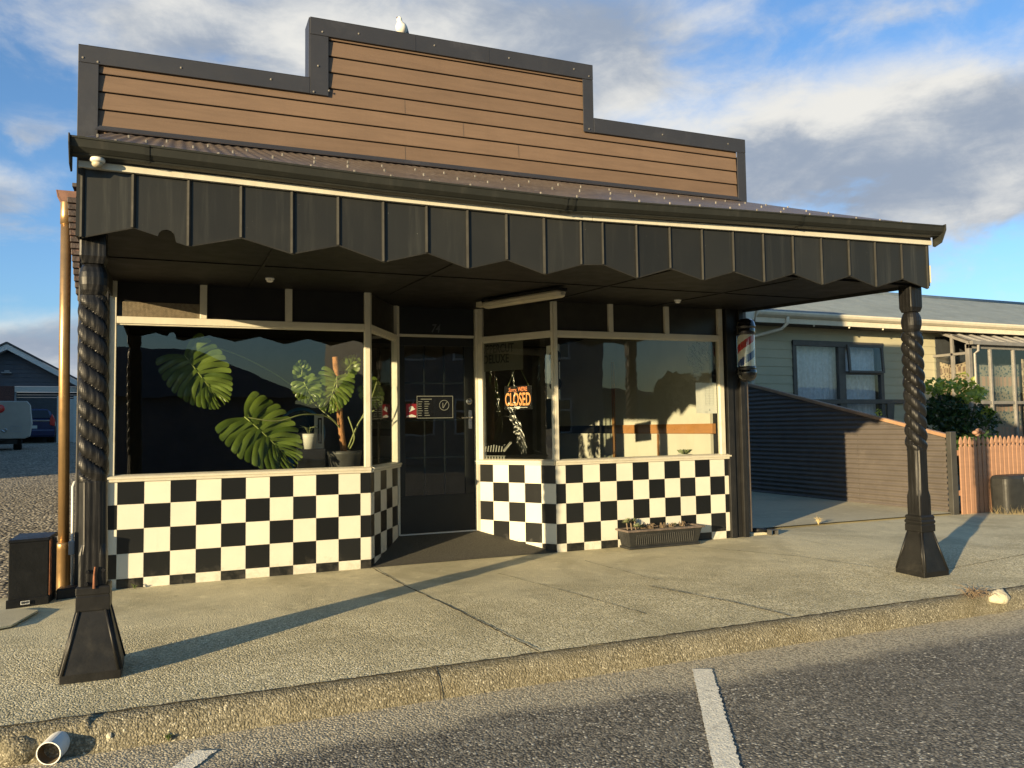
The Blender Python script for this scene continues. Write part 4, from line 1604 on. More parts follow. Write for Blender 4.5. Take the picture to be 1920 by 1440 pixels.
def build_plants():
    t = thing('monstera_plant', (1.98, .66, .84), 'tall swiss cheese plant on a coir pole in a dark pot behind the left window', 'house plant')
    p = MB()
    p.lathe([(.12, .842), (.14, .86), (.165, 1.02), (.170, 1.03), (.172, 1.06), (.160, 1.062), (.150, 1.04)], 1.99, .68, 24)
    p.build('pot', 'pot', t, smooth=True)
    p = MB()
    p.tube([(1.985, .68, 1.03), (1.955, .675, 1.25), (1.925, .67, 1.6), (1.892, .66, 2.0)], [.032, .030, .030, .029], 12)
    p.build('coir_pole', 'moss', t, smooth=True)
    add_leaf(t, (.50, .36, 1.96), (.82, .30, 1.52), (-.15, -1, .25), .47, fingers=14, seed=1)
    add_leaf(t, (1.01, .33, 1.40), (1.47, .24, .99), (.1, -1, .45), .55, fingers=15, seed=2)
    add_leaf(t, (1.58, .60, 1.74), (1.66, .56, 1.57), (-.2, -1, .5), .24, fingers=10, seed=3)
    add_leaf(t, (1.905, .62, 1.80), (1.80, .55, 1.47), (-.1, -1, .2), .33, fingers=13, seed=4)
    add_leaf(t, (2.0, .70, 1.86), (2.12, .66, 2.0), (.3, -1, .3), .18, fingers=6, seed=5)
    add_leaf(t, (1.56, .62, 1.80), (1.57, .60, 1.94), (.2, -1, .2), .16, fingers=6, seed=6)
    add_leaf(t, (2.25, .78, 1.72), (2.38, .8, 1.52), (.1, -1, .3), .24, fingers=7, seed=8)
    for pts in ([(1.95, .66, 1.28), (1.80, .58, 1.40), (1.55, .45, 1.42), (1.30, .36, 1.36), (1.01, .33, 1.40)],
                [(1.95, .66, 1.30), (1.4, .9, 1.8), (.8, .6, 2.05), (.50, .36, 1.96)],
                [(2.02, .66, 1.08), (2.10, .60, 1.30), (2.22, .55, 1.55), (2.30, .6, 1.75)],
                [(2.02, .64, 1.10), (2.12, .56, 1.36), (2.25, .50, 1.46)],
                [(1.93, .66, 1.45), (1.90, .60, 1.65), (1.905, .62, 1.80)],
                [(1.94, .66, 1.5), (1.75, .66, 1.76), (1.58, .60, 1.74)],
                [(1.94, .65, 1.55), (1.99, .66, 1.75), (2.0, .70, 1.86)],
                [(2.03, .62, 1.08), (2.06, .55, 1.2), (2.0, .55, 1.4)]):
        s = MB()
        # smooth the path a little
        sm = []
        for i in range(len(pts) - 1):
            p0 = Vector(pts[max(0, i - 1)]); p1 = Vector(pts[i]); p2 = Vector(pts[i + 1]); p3 = Vector(pts[min(len(pts) - 1, i + 2)])
            for k in range(6):
                u = k / 6
                sm.append(.5 * ((2 * p1) + (p2 - p0) * u + (2 * p0 - 5 * p1 + 4 * p2 - p3) * u * u + (3 * p1 - p0 - 3 * p2 + p3) * u ** 3))
        sm.append(Vector(pts[-1]))
        s.tube(sm, .007, 7)
        s.build('leaf_stalk', 'stem', t, smooth=True)
    # small things on the shelf
    t = thing('small_potted_plant', (1.70, 1.0, .84), 'small plant in a white pot on the shelf behind the large leaf', 'house plant')
    p = MB()
    p.lathe([(.055, 1.08), (.075, 1.2), (.078, 1.235), (.068, 1.236), (.062, 1.21)], 1.69, 1.0, 20)
    p.build('pot', 'white', t, smooth=True)
    for k in range(9):
        s = MB()
        a = k * .7
        s.tube([(1.69, 1.0, 1.22), (1.69 + .04 * math.cos(a), 1.0 + .04 * math.sin(a), 1.30), (1.69 + .10 * math.cos(a), 1.0 + .08 * math.sin(a), 1.28 + .02 * (k % 3))], [.005, .007, .002], 5)
        s.build('leaf', 'succ', t, smooth=True)
    p = MB()
    p.box(1.56, 1.84, .9, 1.12, .84, 1.078)
    o = p.build('plant_stand', 'black', bevel=.004)
    top(o, 'black box stand under the small white pot behind the left window', 'stand')
    t = thing('picture_frame', (1.80, 1.06, 1.08), 'white framed narrow print leaning beside the small white pot', 'picture')
    p = MB()
    p.box(1.765, 1.86, 1.14, 1.155, 1.08, 1.44)
    p.build('frame', 'white', t, bevel=.003)
    p = MB()
    p.box(1.80, 1.842, 1.135, 1.139, 1.13, 1.40)
    p.build('print', 'gloss_black', t)
    p = MB()
    p.box(1.812, 1.832, 1.130, 1.134, 1.15, 1.38)
    p.build('print_panel', 'grey', t)
    t = thing('round_mirror', (1.63, 1.35, .84), 'round mirror with a blue rim standing behind the large leaf', 'mirror')
    p = MB()
    n_ = 40
    p.tube([(1.66 + .24 * math.cos(2 * math.pi * k / n_), 1.36, 1.24 + .26 * math.sin(2 * math.pi * k / n_)) for k in range(n_ + 1)], .016, 8, caps=False)
    p.build('rim', 'blueframe', t, smooth=True)
    p = MB()
    p.add([(1.66 + .235 * math.cos(2 * math.pi * k / n_), 1.365, 1.24 + .255 * math.sin(2 * math.pi * k / n_)) for k in range(n_)], [tuple(range(n_))])
    p.build('mirror_glass', 'carglass', t)
    p = MB()
    p.box(1.5, 1.82, 1.33, 1.40, .84, .99)
    p.build('stand', 'blueframe', t)
    # succulent on the right sill
    t = thing('potted_succulent', (5.68, .13, .87), 'small succulent in a white bowl on the right window sill', 'house plant')
    p = MB()
    p.lathe([(.045, .872), (.072, .90), (.080, .945), (.072, .946), (.066, .925)], 5.68, .13, 20)
    p.build('pot', 'white', t, smooth=True)
    for k in range(16):
        s = MB()
        a = k * 2.4
        r_ = .018 + .0036 * k
        s.tube([(5.68, .13, .94), (5.68 + r_ * math.cos(a), .13 + r_ * math.sin(a), .975 + .015 * (k % 2)), (5.68 + 1.35 * r_ * math.cos(a), .13 + 1.35 * r_ * math.sin(a), .992)], [.006, .013, .003], 6)
        s.build('leaf', 'succ', t, smooth=True)


build_plants()


# ------------------------------------------------------------------ things on and about the shop
def build_shop_things():
    # barber pole
    cx, cy = 6.30, -.20
    t = thing('barber_pole', (cx, -.05, 1.75), 'barber pole with red white and blue stripes on the black corner pilaster', 'barber pole')
    b = MB()
    b.lathe([(.004, 2.452), (.06, 2.445), (.095, 2.42), (.104, 2.385), (.105, 2.375), (.110, 2.37), (.110, 2.352), (.104, 2.347), (.101, 2.337), (.104, 2.327), (.104, 2.272), (.10, 2.266), (.02, 2.266)], cx, cy, 32)
    b.build('top_cap', 'gloss_black', t, smooth=True)
    b = MB()
    b.lathe([(.02, 1.912), (.10, 1.912), (.105, 1.905), (.105, 1.880), (.101, 1.874), (.110, 1.865), (.110, 1.835), (.102, 1.80), (.080, 1.765), (.045, 1.745), (.004, 1.740)], cx, cy, 32)
    b.build('bottom_cap', 'gloss_black', t, smooth=True)
    c = MB()
    N, H = 48, 60
    r_ = .092
    vs = [(cx + r_ * math.cos(2 * math.pi * k / N), cy + r_ * math.sin(2 * math.pi * k / N), 1.912 + (2.266 - 1.912) * i / H) for i in range(H + 1) for k in range(N)]
    c.v = vs
    for i in range(H):
        for k in range(N):
            c.f.append((i * N + k, i * N + (k + 1) % N, (i + 1) * N + (k + 1) % N, (i + 1) * N + k))
            ph = ((i / H) * .354 / .36 - k / N * 1.0 + .04) % 1.0
            c.mi.append(1 if ph < .24 else 2 if .50 < ph < .74 else 0)
    c.build('striped_cylinder', ['barber_w', 'barber_r', 'barber_b'], t, smooth=True)
    g = MB()
    g.lathe([(.100, 1.913), (.100, 2.266)], cx, cy, 32)
    g.f = g.f[:-2]
    g.mi = g.mi[:-2]
    g.build('glass_tube', 'glass', t, smooth=True)
    b = MB()
    b.box(cx - .04, cx + .04, -.12, -.05, 2.29, 2.33)
    b.box(cx - .04, cx + .04, -.12, -.05, 1.84, 1.88)
    b.build('wall_bracket', 'gloss_black', t, bevel=.004)
    # soffit lamps
    for x, y, lab in ((1.13, -.62, 'small white round lamp on the soffit above the left window'), (5.12, -.60, 'small white round lamp on the soffit above the right window')):
        z = 2.445 + .004 * x + (tiltz(x, 2.535) - 2.445 - .004 * x) * (1 + y / 2.43) - .006
        t = thing('soffit_lamp', (x, y, z), lab, 'lamp', 'lamps under the veranda')
        b = MB()
        b.lathe([(.036, z), (.036, z - .012), (.030, z - .016)], x, y, 20)
        b.build('lamp_base', 'lampwhite', t, smooth=True)
        b = MB()
        b.lathe([(.027, z - .016), (.026, z - .028), (.018, z - .034), (.003, z - .036)], x, y, 20)
        b.build('lamp_shade', 'lampwhite', t, smooth=True)
    t = thing('eave_lamp', (.03, -2.50, 2.745), 'small white bulkhead lamp under the gutter at the left veranda corner', 'lamp')
    b = MB()
    b.lathe([(.035, 2.752), (.038, 2.745), (.038, 2.735), (.03, 2.728)], .035, -2.515, 20)
    b.build('lamp_base', 'lampwhite', t, smooth=True)
    b = MB()
    b.lathe([(.028, 2.728), (.028, 2.715), (.02, 2.706), (.004, 2.703)], .035, -2.515, 20)
    b.build('lamp_shade', 'lampbody', t, smooth=True)
    # tube batten
    t = thing('tube_light', (3.42, -.55, 2.50), 'long yellowed tube light batten on the soffit over the entry', 'light')
    A, B = Vector((3.27, .04, 2.497)), Vector((3.565, -1.09, 2.452))
    d = (B - A).normalized()
    sdv = d.cross(Vector((0, 0, 1))).normalized()
    upn = sdv.cross(d)
    def sect(c, w, h):
        return [tuple(c + sdv * x * w + upn * y * h) for x, y in ((-.8, .5), (.8, .5), (1, .1), (.8, -.7), (.35, -1), (-.35, -1), (-.8, -.7), (-1, .1))]
    b = MB()
    b.loft([sect(A, .03, .025), sect(A + d * .03, .058, .042), sect(A.lerp(B, .5), .058, .042), sect(B - d * .03, .058, .042), sect(B, .03, .025)])
    b.build('diffuser', 'lampbody', t, bevel=.003)
    b = MB()
    A2, B2 = A + upn * .032, B + upn * .032
    b.loft([[tuple(c + sdv * x * .05 + upn * y * .012) for x, y in ((-1, -1), (1, -1), (1, 1), (-1, 1))] for c in (A2, B2)])
    b.build('housing', 'gloss_black', t)
    for k in (.12, .38, .62, .88):
        c = A.lerp(B, k)
        b = MB()
        b.loft([[tuple(c + d * o_ + sdv * x + upn * y) for x, y in ((-.062, .01), (-.062, .04), (-.05, .045), (-.05, .0))] for o_ in (-.008, .008)])
        b.build('clip', 'gloss_black', t)
    b = MB()
    c = A + d * -.07 + upn * .01
    b.loft([[tuple(c + d * o_ + sdv * x * .03 + upn * y * .025) for x, y in ((-1, -1), (1, -1), (1, 1), (-1, 1))] for o_ in (-.05, .05)])
    b.build('cable_gland', 'lampbody', t)
    # gull on the parapet
    gx, gy, g0 = 2.432, .09, tiltz(2.43, 5.078)
    t = thing('seagull', (gx, gy, g0), 'white seagull with grey wings standing on the top of the parapet', 'seagull')
    sp = [((.062, .05, .030), .004), ((.050, .04, .040), .016), ((.032, .025, .062), .033), ((.012, .008, .088), .043), ((-.004, -.006, .115), .038), ((-.012, -.014, .138), .026), ((-.015, -.016, .153), .0205), ((-.019, -.017, .166), .0215), ((-.024, -.018, .176), .018), ((-.030, -.019, .181), .010)]
    b = MB()
    rings = []
    for i, (c, r__) in enumerate(sp):
        c = Vector((gx, gy, g0)) + Vector(c)
        nx_ = Vector(sp[min(i + 1, len(sp) - 1)][0]) - Vector(sp[max(0, i - 1)][0])
        nx_.normalize()
        a = nx_.cross(Vector((.3, -1, 0))).normalized()
        bb = nx_.cross(a)
        rings.append([c + (a * math.cos(2 * math.pi * k / 16) + bb * math.sin(2 * math.pi * k / 16)) * r__ * (1.36 if 1 < i < 5 else 1.0 if i == 5 else 1.22) for k in range(16)])
    b.loft(rings)
    b.build('body', 'gull_w', t, smooth=True)
    for s, off in ((1, Vector((.040, -.022, 0))), (-1, Vector((-.004, .050, 0)))):
        w = MB()
        rr = []
        for i, (c, a, bb) in enumerate((((.004, .010, .126), .008, .006), ((.012, .016, .105), .026, .009), ((.022, .022, .078), .026, .010), ((.042, .036, .048), .016, .007), ((.066, .054, .016), .005, .003))):
            cc = Vector((gx, gy, g0)) + Vector(c) + off
            rr.append([cc + Vector((.55, .45, .5)).normalized() * math.cos(2 * math.pi * k / 12) * a * .8 + Vector((.6, -.8, 0)) * math.sin(2 * math.pi * k / 12) * bb for k in range(12)])
        w.loft(rr)
        wo = w.build('wing', 'gull_g', t, smooth=True)
        w = MB()
        c = Vector((gx, gy, g0)) + off
        w.tube([c + Vector((.045, .038, .040)), c + Vector((.072, .058, .008))], [.009, .002], 8)
        w.build('wing_tip', 'gull_d', wo, smooth=True)
    b = MB()
    b.tube([(gx - .034, gy - .020, g0 + .177), (gx - .052, gy - .026, g0 + .174)], [.006, .0015], 8)
    b.build('beak', 'beak', t, smooth=True)
    for dx, dy in ((-.018, -.037), (-.038, -.006)):
        b = MB()
        b.lathe([(.0005, g0 + .1755), (.003, g0 + .177), (.003, g0 + .180), (.0005, g0 + .182)], gx + dx, gy + dy, 8)
        b.build('eye', 'ink', t)
    for dx in (-.008, .016):
        b = MB()
        b.tube([(gx + dx, gy - .008, g0 + .055), (gx + dx - .002, gy - .012, g0 + .004)], .0035, 6)
        b.add([(gx + dx - .004, gy - .008, g0 + .004), (gx + dx - .016, gy - .034, g0 + .002), (gx + dx + .010, gy - .034, g0 + .002)], [(0, 1, 2)])
        b.build('leg', 'beak', t)
    # planter trough
    t = thing('planter_trough', (5.16, -.11, 0), 'dark ribbed plastic trough with dying plants against the right chequered tiles', 'planter')
    x0, x1, y0, y1 = 4.735, 5.585, -.205, -.02
    b = MB()
    def ring(k, z):
        return [(x0 - k, y0 - k, z), (x1 + k, y0 - k, z), (x1 + k, y1 + k * .5, z), (x0 - k, y1 + k * .5, z)]
    b.loft([ring(.012, .0), ring(.012, .022), ring(-.004, .024), ring(.030, .185)])
    nrib = 30
    for i in range(nrib):
        x = x0 + .075 + (x1 - x0 - .15) * i / (nrib - 1)
        lo_, hi_ = .040, .150
        yl = y0 + .004 - .034 * (lo_ - .024) / .161
        yh = y0 + .004 - .034 * (hi_ - .024) / .161
        b.tube([(x, yl - .001, lo_), (x, yh - .001, hi_)], .0062, 6)
    for i in range(5):
        y = y0 + .045 + .03 * i
        b.tube([(x0 + .004 - .003, y, .04), (x0 + .004 - .028, y - .006, .15)], .006, 6)
    b.build('tub', 'trough', t, bevel=.003)
    b = MB()
    k0, k1 = .030, .052
    ro = [ring(k1, .180), ring(k1 + .003, .192), ring(k1 - .002, .200), ring(k0 - .012, .198), ring(k0 - .014, .176)]
    b.loft(ro, caps=False)
    b.build('rim', 'troughrim', t)
    b = MB()
    P = []
    for i in range(30):
        row = []
        for j in range(7):
            x = x0 + .0 + (x1 - x0) * i / 29
            y = y0 + .0 + (y1 - y0) * j / 6
            row.append((x, y, .165 + .018 * mnoise.noise(Vector((x * 14, y * 14, 2)))))
        P.append(row)
    b.sheet(P)
    b.build('soil', 'soil', t, smooth=True)
    rnd = random.Random(5)
    def rosette(cx, cy, cz, r0, n_, mat, lift=.6):
        s = MB()
        for k in range(n_):
            a = k * 2.399
            rr = r0 * (.45 + .55 * (k / n_))
            up_ = lift * r0 * (1.1 - k / n_)
            wv = Vector((-math.sin(a), math.cos(a), 0)) * r0 * .17
            c = Vector((cx, cy, cz))
            d = Vector((math.cos(a), math.sin(a), 0))
            m_ = c + d * rr * .6 + Vector((0, 0, up_ * .7))
            e_ = c + d * rr + Vector((0, 0, up_ * 1.2))
            s.add([c, m_ - wv, e_, m_ + wv, m_ + Vector((0, 0, -.004))], [(0, 1, 2, 3), (0, 4, 1), (1, 4, 2), (2, 4, 3), (3, 4, 0)])
        return s
    for i, (cx, cy, cz, r0, nn, mt) in enumerate(((4.735, -.13, .265, .055, 26, 'succ'), (4.795, -.07, .275, .05, 22, 'succ'), (4.855, -.15, .215, .065, 28, 'succ'), (4.875, -.05, .26, .055, 22, 'succ'), (4.925, -.11, .205, .05, 22, 'succ'), (5.355, -.10, .205, .035, 16, 'succ'), (5.395, -.06, .20, .03, 14, 'succ'))):
        o = rosette(cx, cy, cz, r0, nn, mt).build('succulent', mt, t)
    for cx, cy, n_, r0 in ((5.06, -.10, 34, .07), (5.20, -.10, 30, .05), (4.99, -.07, 24, .07), (5.46, -.08, 20, .06), (5.30, -.12, 16, .05)):
        s = MB()
        for k in range(n_):
            a = rnd.uniform(0, 6.28)
            l_ = r0 * rnd.uniform(.5, 1.1)
            h_ = rnd.uniform(.01, .06)
            s.tube([(cx + rnd.uniform(-.02, .02), cy + rnd.uniform(-.02, .02), .175), (cx + l_ * .6 * math.cos(a), cy + l_ * .5 * math.sin(a), .18 + h_), (cx + l_ * math.cos(a), cy + l_ * .8 * math.sin(a), .175 + h_ * rnd.uniform(.2, 1.2))], [.0025, .004, .0012], 4)
        s.build('dry_stems', 'dryplant', t)
    for i in range(3):
        s = MB()
        s.tube([(4.77 + .05 * i, -.11, .17), (4.755 + .05 * i, -.11, .27)], .007, 6)
        s.build('plant_stalk', 'dryplant', t)
    # black meter box left of the post
    t = thing('meter_box', (-.56, -.22, 0), 'black steel meter box with rusty edge standing left of the copper downpipe', 'meter box')
    b = MB()
    b.prism([(-.690, -.385), (-.440, -.318), (-.41, -.12), (-.665, -.10)], -.03, .465, 'z')
    b.build('cabinet', 'black', t, bevel=.006)
    b = MB()
    b.loft([[(-.698, -.394, .465), (-.434, -.326, .465), (-.402, -.11, .475), (-.672, -.09, .475)], [(-.694, -.388, .487), (-.437, -.320, .487), (-.407, -.112, .505), (-.668, -.094, .505)]])
    b.build('lid', 'black', t, bevel=.006)
    b = MB()
    b.prism([(-.700, -.398), (-.434, -.327), (-.430, -.305), (-.694, -.375)], -.03, .052, 'z')
    b.build('skirt', 'black', t, bevel=.004)
    b = MB()
    pts = [(-.436, -.314, .055 + .026 * i) for i in range(17)]
    b.sheet([[(x + .0015, y, z) for x, y, z in pts], [(x + .010, y + .03 + .014 * math.sin(i * .9), z) for i, (x, y, z) in enumerate(pts)]])
    b.build('rusty_edge', 'rust', t, solid=.003)
    b = MB()
    b.add([(-.612, -.3755, .010), (-.556, -.3605, .010), (-.556, -.3605, .036), (-.612, -.3755, .036)], [(0, 1, 2, 3)])
    for i, vtx in enumerate(b.v):
        b.v[i] = (vtx[0] + .004, vtx[1] - .008, vtx[2])
    b.build('number_tag', 'plate', t, solid=.002)
    b = MB()
    put_text(b, '0849', (-.580, -.3785, .023), (.966, .258, 0), (0, 0, 1), .024, .0008)
    b.build('tag_number', 'ink', t)
    b = MB()
    b.prism([(-.40, -.22), (-.18, -.16), (-.16, -.04), (-.39, -.08)], -.02, .075, 'z')
    o = b.build('low_block', 'black', bevel=.012)
    top(o, 'low black block on the ground between meter box and shop corner', 'block')
    # drain outlet by the right pilaster
    b = MB()
    b.box(6.47, 6.72, .02, .16, -.01, .028)
    o = b.build('concrete_pad', 'drive', bevel=.01)
    top(o, 'small pale concrete pad at the foot of the brown downpipe', 'pad')
    t = thing('drain_outlet', (6.74, -.02, 0), 'short square black drain outlet on the footpath beside the right pilaster', 'drain')
    b = MB()
    b.box(6.70, 6.80, -.06, .03, .052, .058)
    b.box(6.70, 6.706, -.06, .03, .0, .052)
    b.box(6.794, 6.80, -.06, .03, .0, .052)
    b.build('outlet_box', 'pot', t, bevel=.002)
    b = MB()
    b.tube([(6.55, .10, .05), (6.70, .03, .045)], .028, 10)
    b.build('outlet_pipe', 'black', t, smooth=True)
    # kerb pipe
    t = thing('drain_pipe', (-.07, -3.0, -.16), 'white plastic drain pipe poking out of the broken kerb', 'pipe')
    A, B = Vector((.02, -2.88, -.115)), Vector((-.065, -3.155, -.140))
    d = (B - A).normalized()
    a = d.cross(Vector((0, 0, 1))).normalized()
    bb = a.cross(d)
    def circ(c, r_, n_=28):
        return [tuple(c + (a * math.cos(2 * math.pi * k / n_) + bb * math.sin(2 * math.pi * k / n_)) * r_) for k in range(n_)]
    b = MB()
    b.loft([circ(A, .052), circ(B, .052), circ(B, .0475)], caps=False)
    b.build('pipe_wall', 'pvc', t, smooth=False)
    b = MB()
    b.loft([circ(A, .0475), circ(B - d * .0005, .0475)], caps=False)
    b.f = [tuple(reversed(f)) for f in b.f]
    b.mi = b.mi
    b.build('pipe_inside', 'pvc_in', t, smooth=True)
    # broken kerb stones by the pipe
    def rock(name, c, r_, mat, lab, seed, cat='stone', sq=(1, 1, 1), group=None):
        rnd_ = random.Random(seed)
        s = MB()
        P = []
        for i in range(9):
            th = math.pi * i / 8
            row = []
            for k in range(14):
                ph = 2 * math.pi * k / 14
                v = Vector((math.sin(th) * math.cos(ph), math.sin(th) * math.sin(ph), math.cos(th)))
                rr = r_ * (1 + .35 * mnoise.noise(v * 1.6 + Vector((seed, 0, 0))) + .12 * mnoise.noise(v * 5 + Vector((0, seed, 0))))
                row.append((c[0] + v.x * rr * sq[0], c[1] + v.y * rr * sq[1], c[2] + v.z * rr * sq[2]))
            P.append(row)
        s.loft(P, caps=False)
        o = s.build(name, mat, smooth=True)
        top(o, lab, cat, group)
        return o
    rock('kerb_stone', (.075, -3.02, -.115), .062, 'kerb', 'lump of broken kerb right of the white drain pipe', 3, sq=(1, 1, 1.1))
    rock('kerb_stone', (-.20, -3.06, -.14), .07, 'kerb', 'lump of broken kerb left of the white drain pipe', 8, sq=(1.3, .8, .9))
    rock('pebble', (.17, -3.085, -.125), .013, 'stone', 'single pale pebble stuck in the kerb face', 5, 'pebble')
    rock('pale_stone', (6.24, -3.07, -.085), .092, 'stone', 'broken pale stone at the right end of the kerb', 11, sq=(1.15, .7, .65))
    s = MB()
    for k in range(46):
        x = 6.02 + rnd.uniform(-.1, .12)
        y = -3.03 + rnd.uniform(-.07, .07)
        a = rnd.uniform(0, 6.28)
        l_ = rnd.uniform(.04, .16)
        s.tube([(x, y, -.06), (x + l_ * .5 * math.cos(a), y + l_ * .5 * math.sin(a), -.03 + rnd.uniform(0, .03)), (x + l_ * math.cos(a), y + l_ * math.sin(a), -.05 + rnd.uniform(-.02, .05))], [.002, .0022, .0008], 4)
    o = s.build('dry_grass', 'dryplant')
    top(o, 'tuft of dry brown grass against the pale kerb stone', 'grass')
    # small weeds
    def weed(x, y, z, n_, h, mat, lab):
        s = MB()
        for k in range(n_):
            a = rnd.uniform(0, 6.28)
            l_ = h * rnd.uniform(.4, 1)
            s.tube([(x, y, z), (x + l_ * .25 * math.cos(a), y + l_ * .25 * math.sin(a), z + l_ * .7), (x + l_ * .6 * math.cos(a), y + l_ * .6 * math.sin(a), z + l_ * rnd.uniform(.6, 1))], [.002, .003, .001], 4)
        top(s.build('weed', mat), lab, 'weed')
    weed(7.75, .30, .02, 26, .12, 'straw', 'dry weed tuft at the edge of the concrete drive')
    weed(.14, -.06, 0, 14, .05, 'green', 'tiny weed at the foot of the left chequered tiles')
    weed(.42, -3.11, -.18, 30, .035, 'green', 'low green weed at the foot of the kerb near the drain pipe')


build_shop_things()


# ------------------------------------------------------------------ foliage clumps
def leaf_cloud(name, mat, parent, centers, n, size, seed, up_bias=.3):
    """n leaf-sized faces scattered through ellipsoids: centers = [(x,y,z,rx,ry,rz)]"""
    rnd = random.Random(seed)
    mb = MB()
    for i in range(n):
        cx, cy, cz, rx, ry, rz = rnd.choice(centers)
        while True:
            v = Vector((rnd.uniform(-1, 1), rnd.uniform(-1, 1), rnd.uniform(-1, 1)))
            if .25 < v.length < 1:
                break
        v *= (.75 + .25 * rnd.random()) / max(.6, v.length) if rnd.random() < .6 else 1
        p = Vector((cx + v.x * rx, cy + v.y * ry, cz + v.z * rz))
        d = Vector((rnd.uniform(-1, 1), rnd.uniform(-1, 1), rnd.uniform(-1, .6))).normalized()
        nn = (v.normalized() * .7 + Vector((rnd.uniform(-1, 1), rnd.uniform(-1, 1), rnd.uniform(-.5, 1) + up_bias))).normalized()
        w = d.cross(nn).normalized()
        s_ = size * rnd.uniform(.6, 1.3)
        a, b = p - d * s_ * .5, p + d * s_ * .5
        m_ = p + nn * s_ * .08
        mb.add([a, m_ - w * s_ * .30, b, m_ + w * s_ * .30], [(0, 1, 2), (0, 2, 3)])
    return mb.build(name, mat, parent)


def weatherboards(mb, x0, x1, y, z0, z1, pitch, lap=.016, face=-1):
    z = z0
    while z < z1 - .01:
        zt = min(z1, z + pitch)
        mb.add([(x0, y, z), (x0, y + face * lap, z), (x0, y + face * .003, zt), (x0, y, zt), (x1, y, z), (x1, y + face * lap, z), (x1, y + face * .003, zt), (x1, y, zt)],
               [(0, 4, 5, 1), (1, 5, 6, 2), (2, 6, 7, 3), (0, 1, 2, 3), (7, 6, 5, 4)])
        z = zt


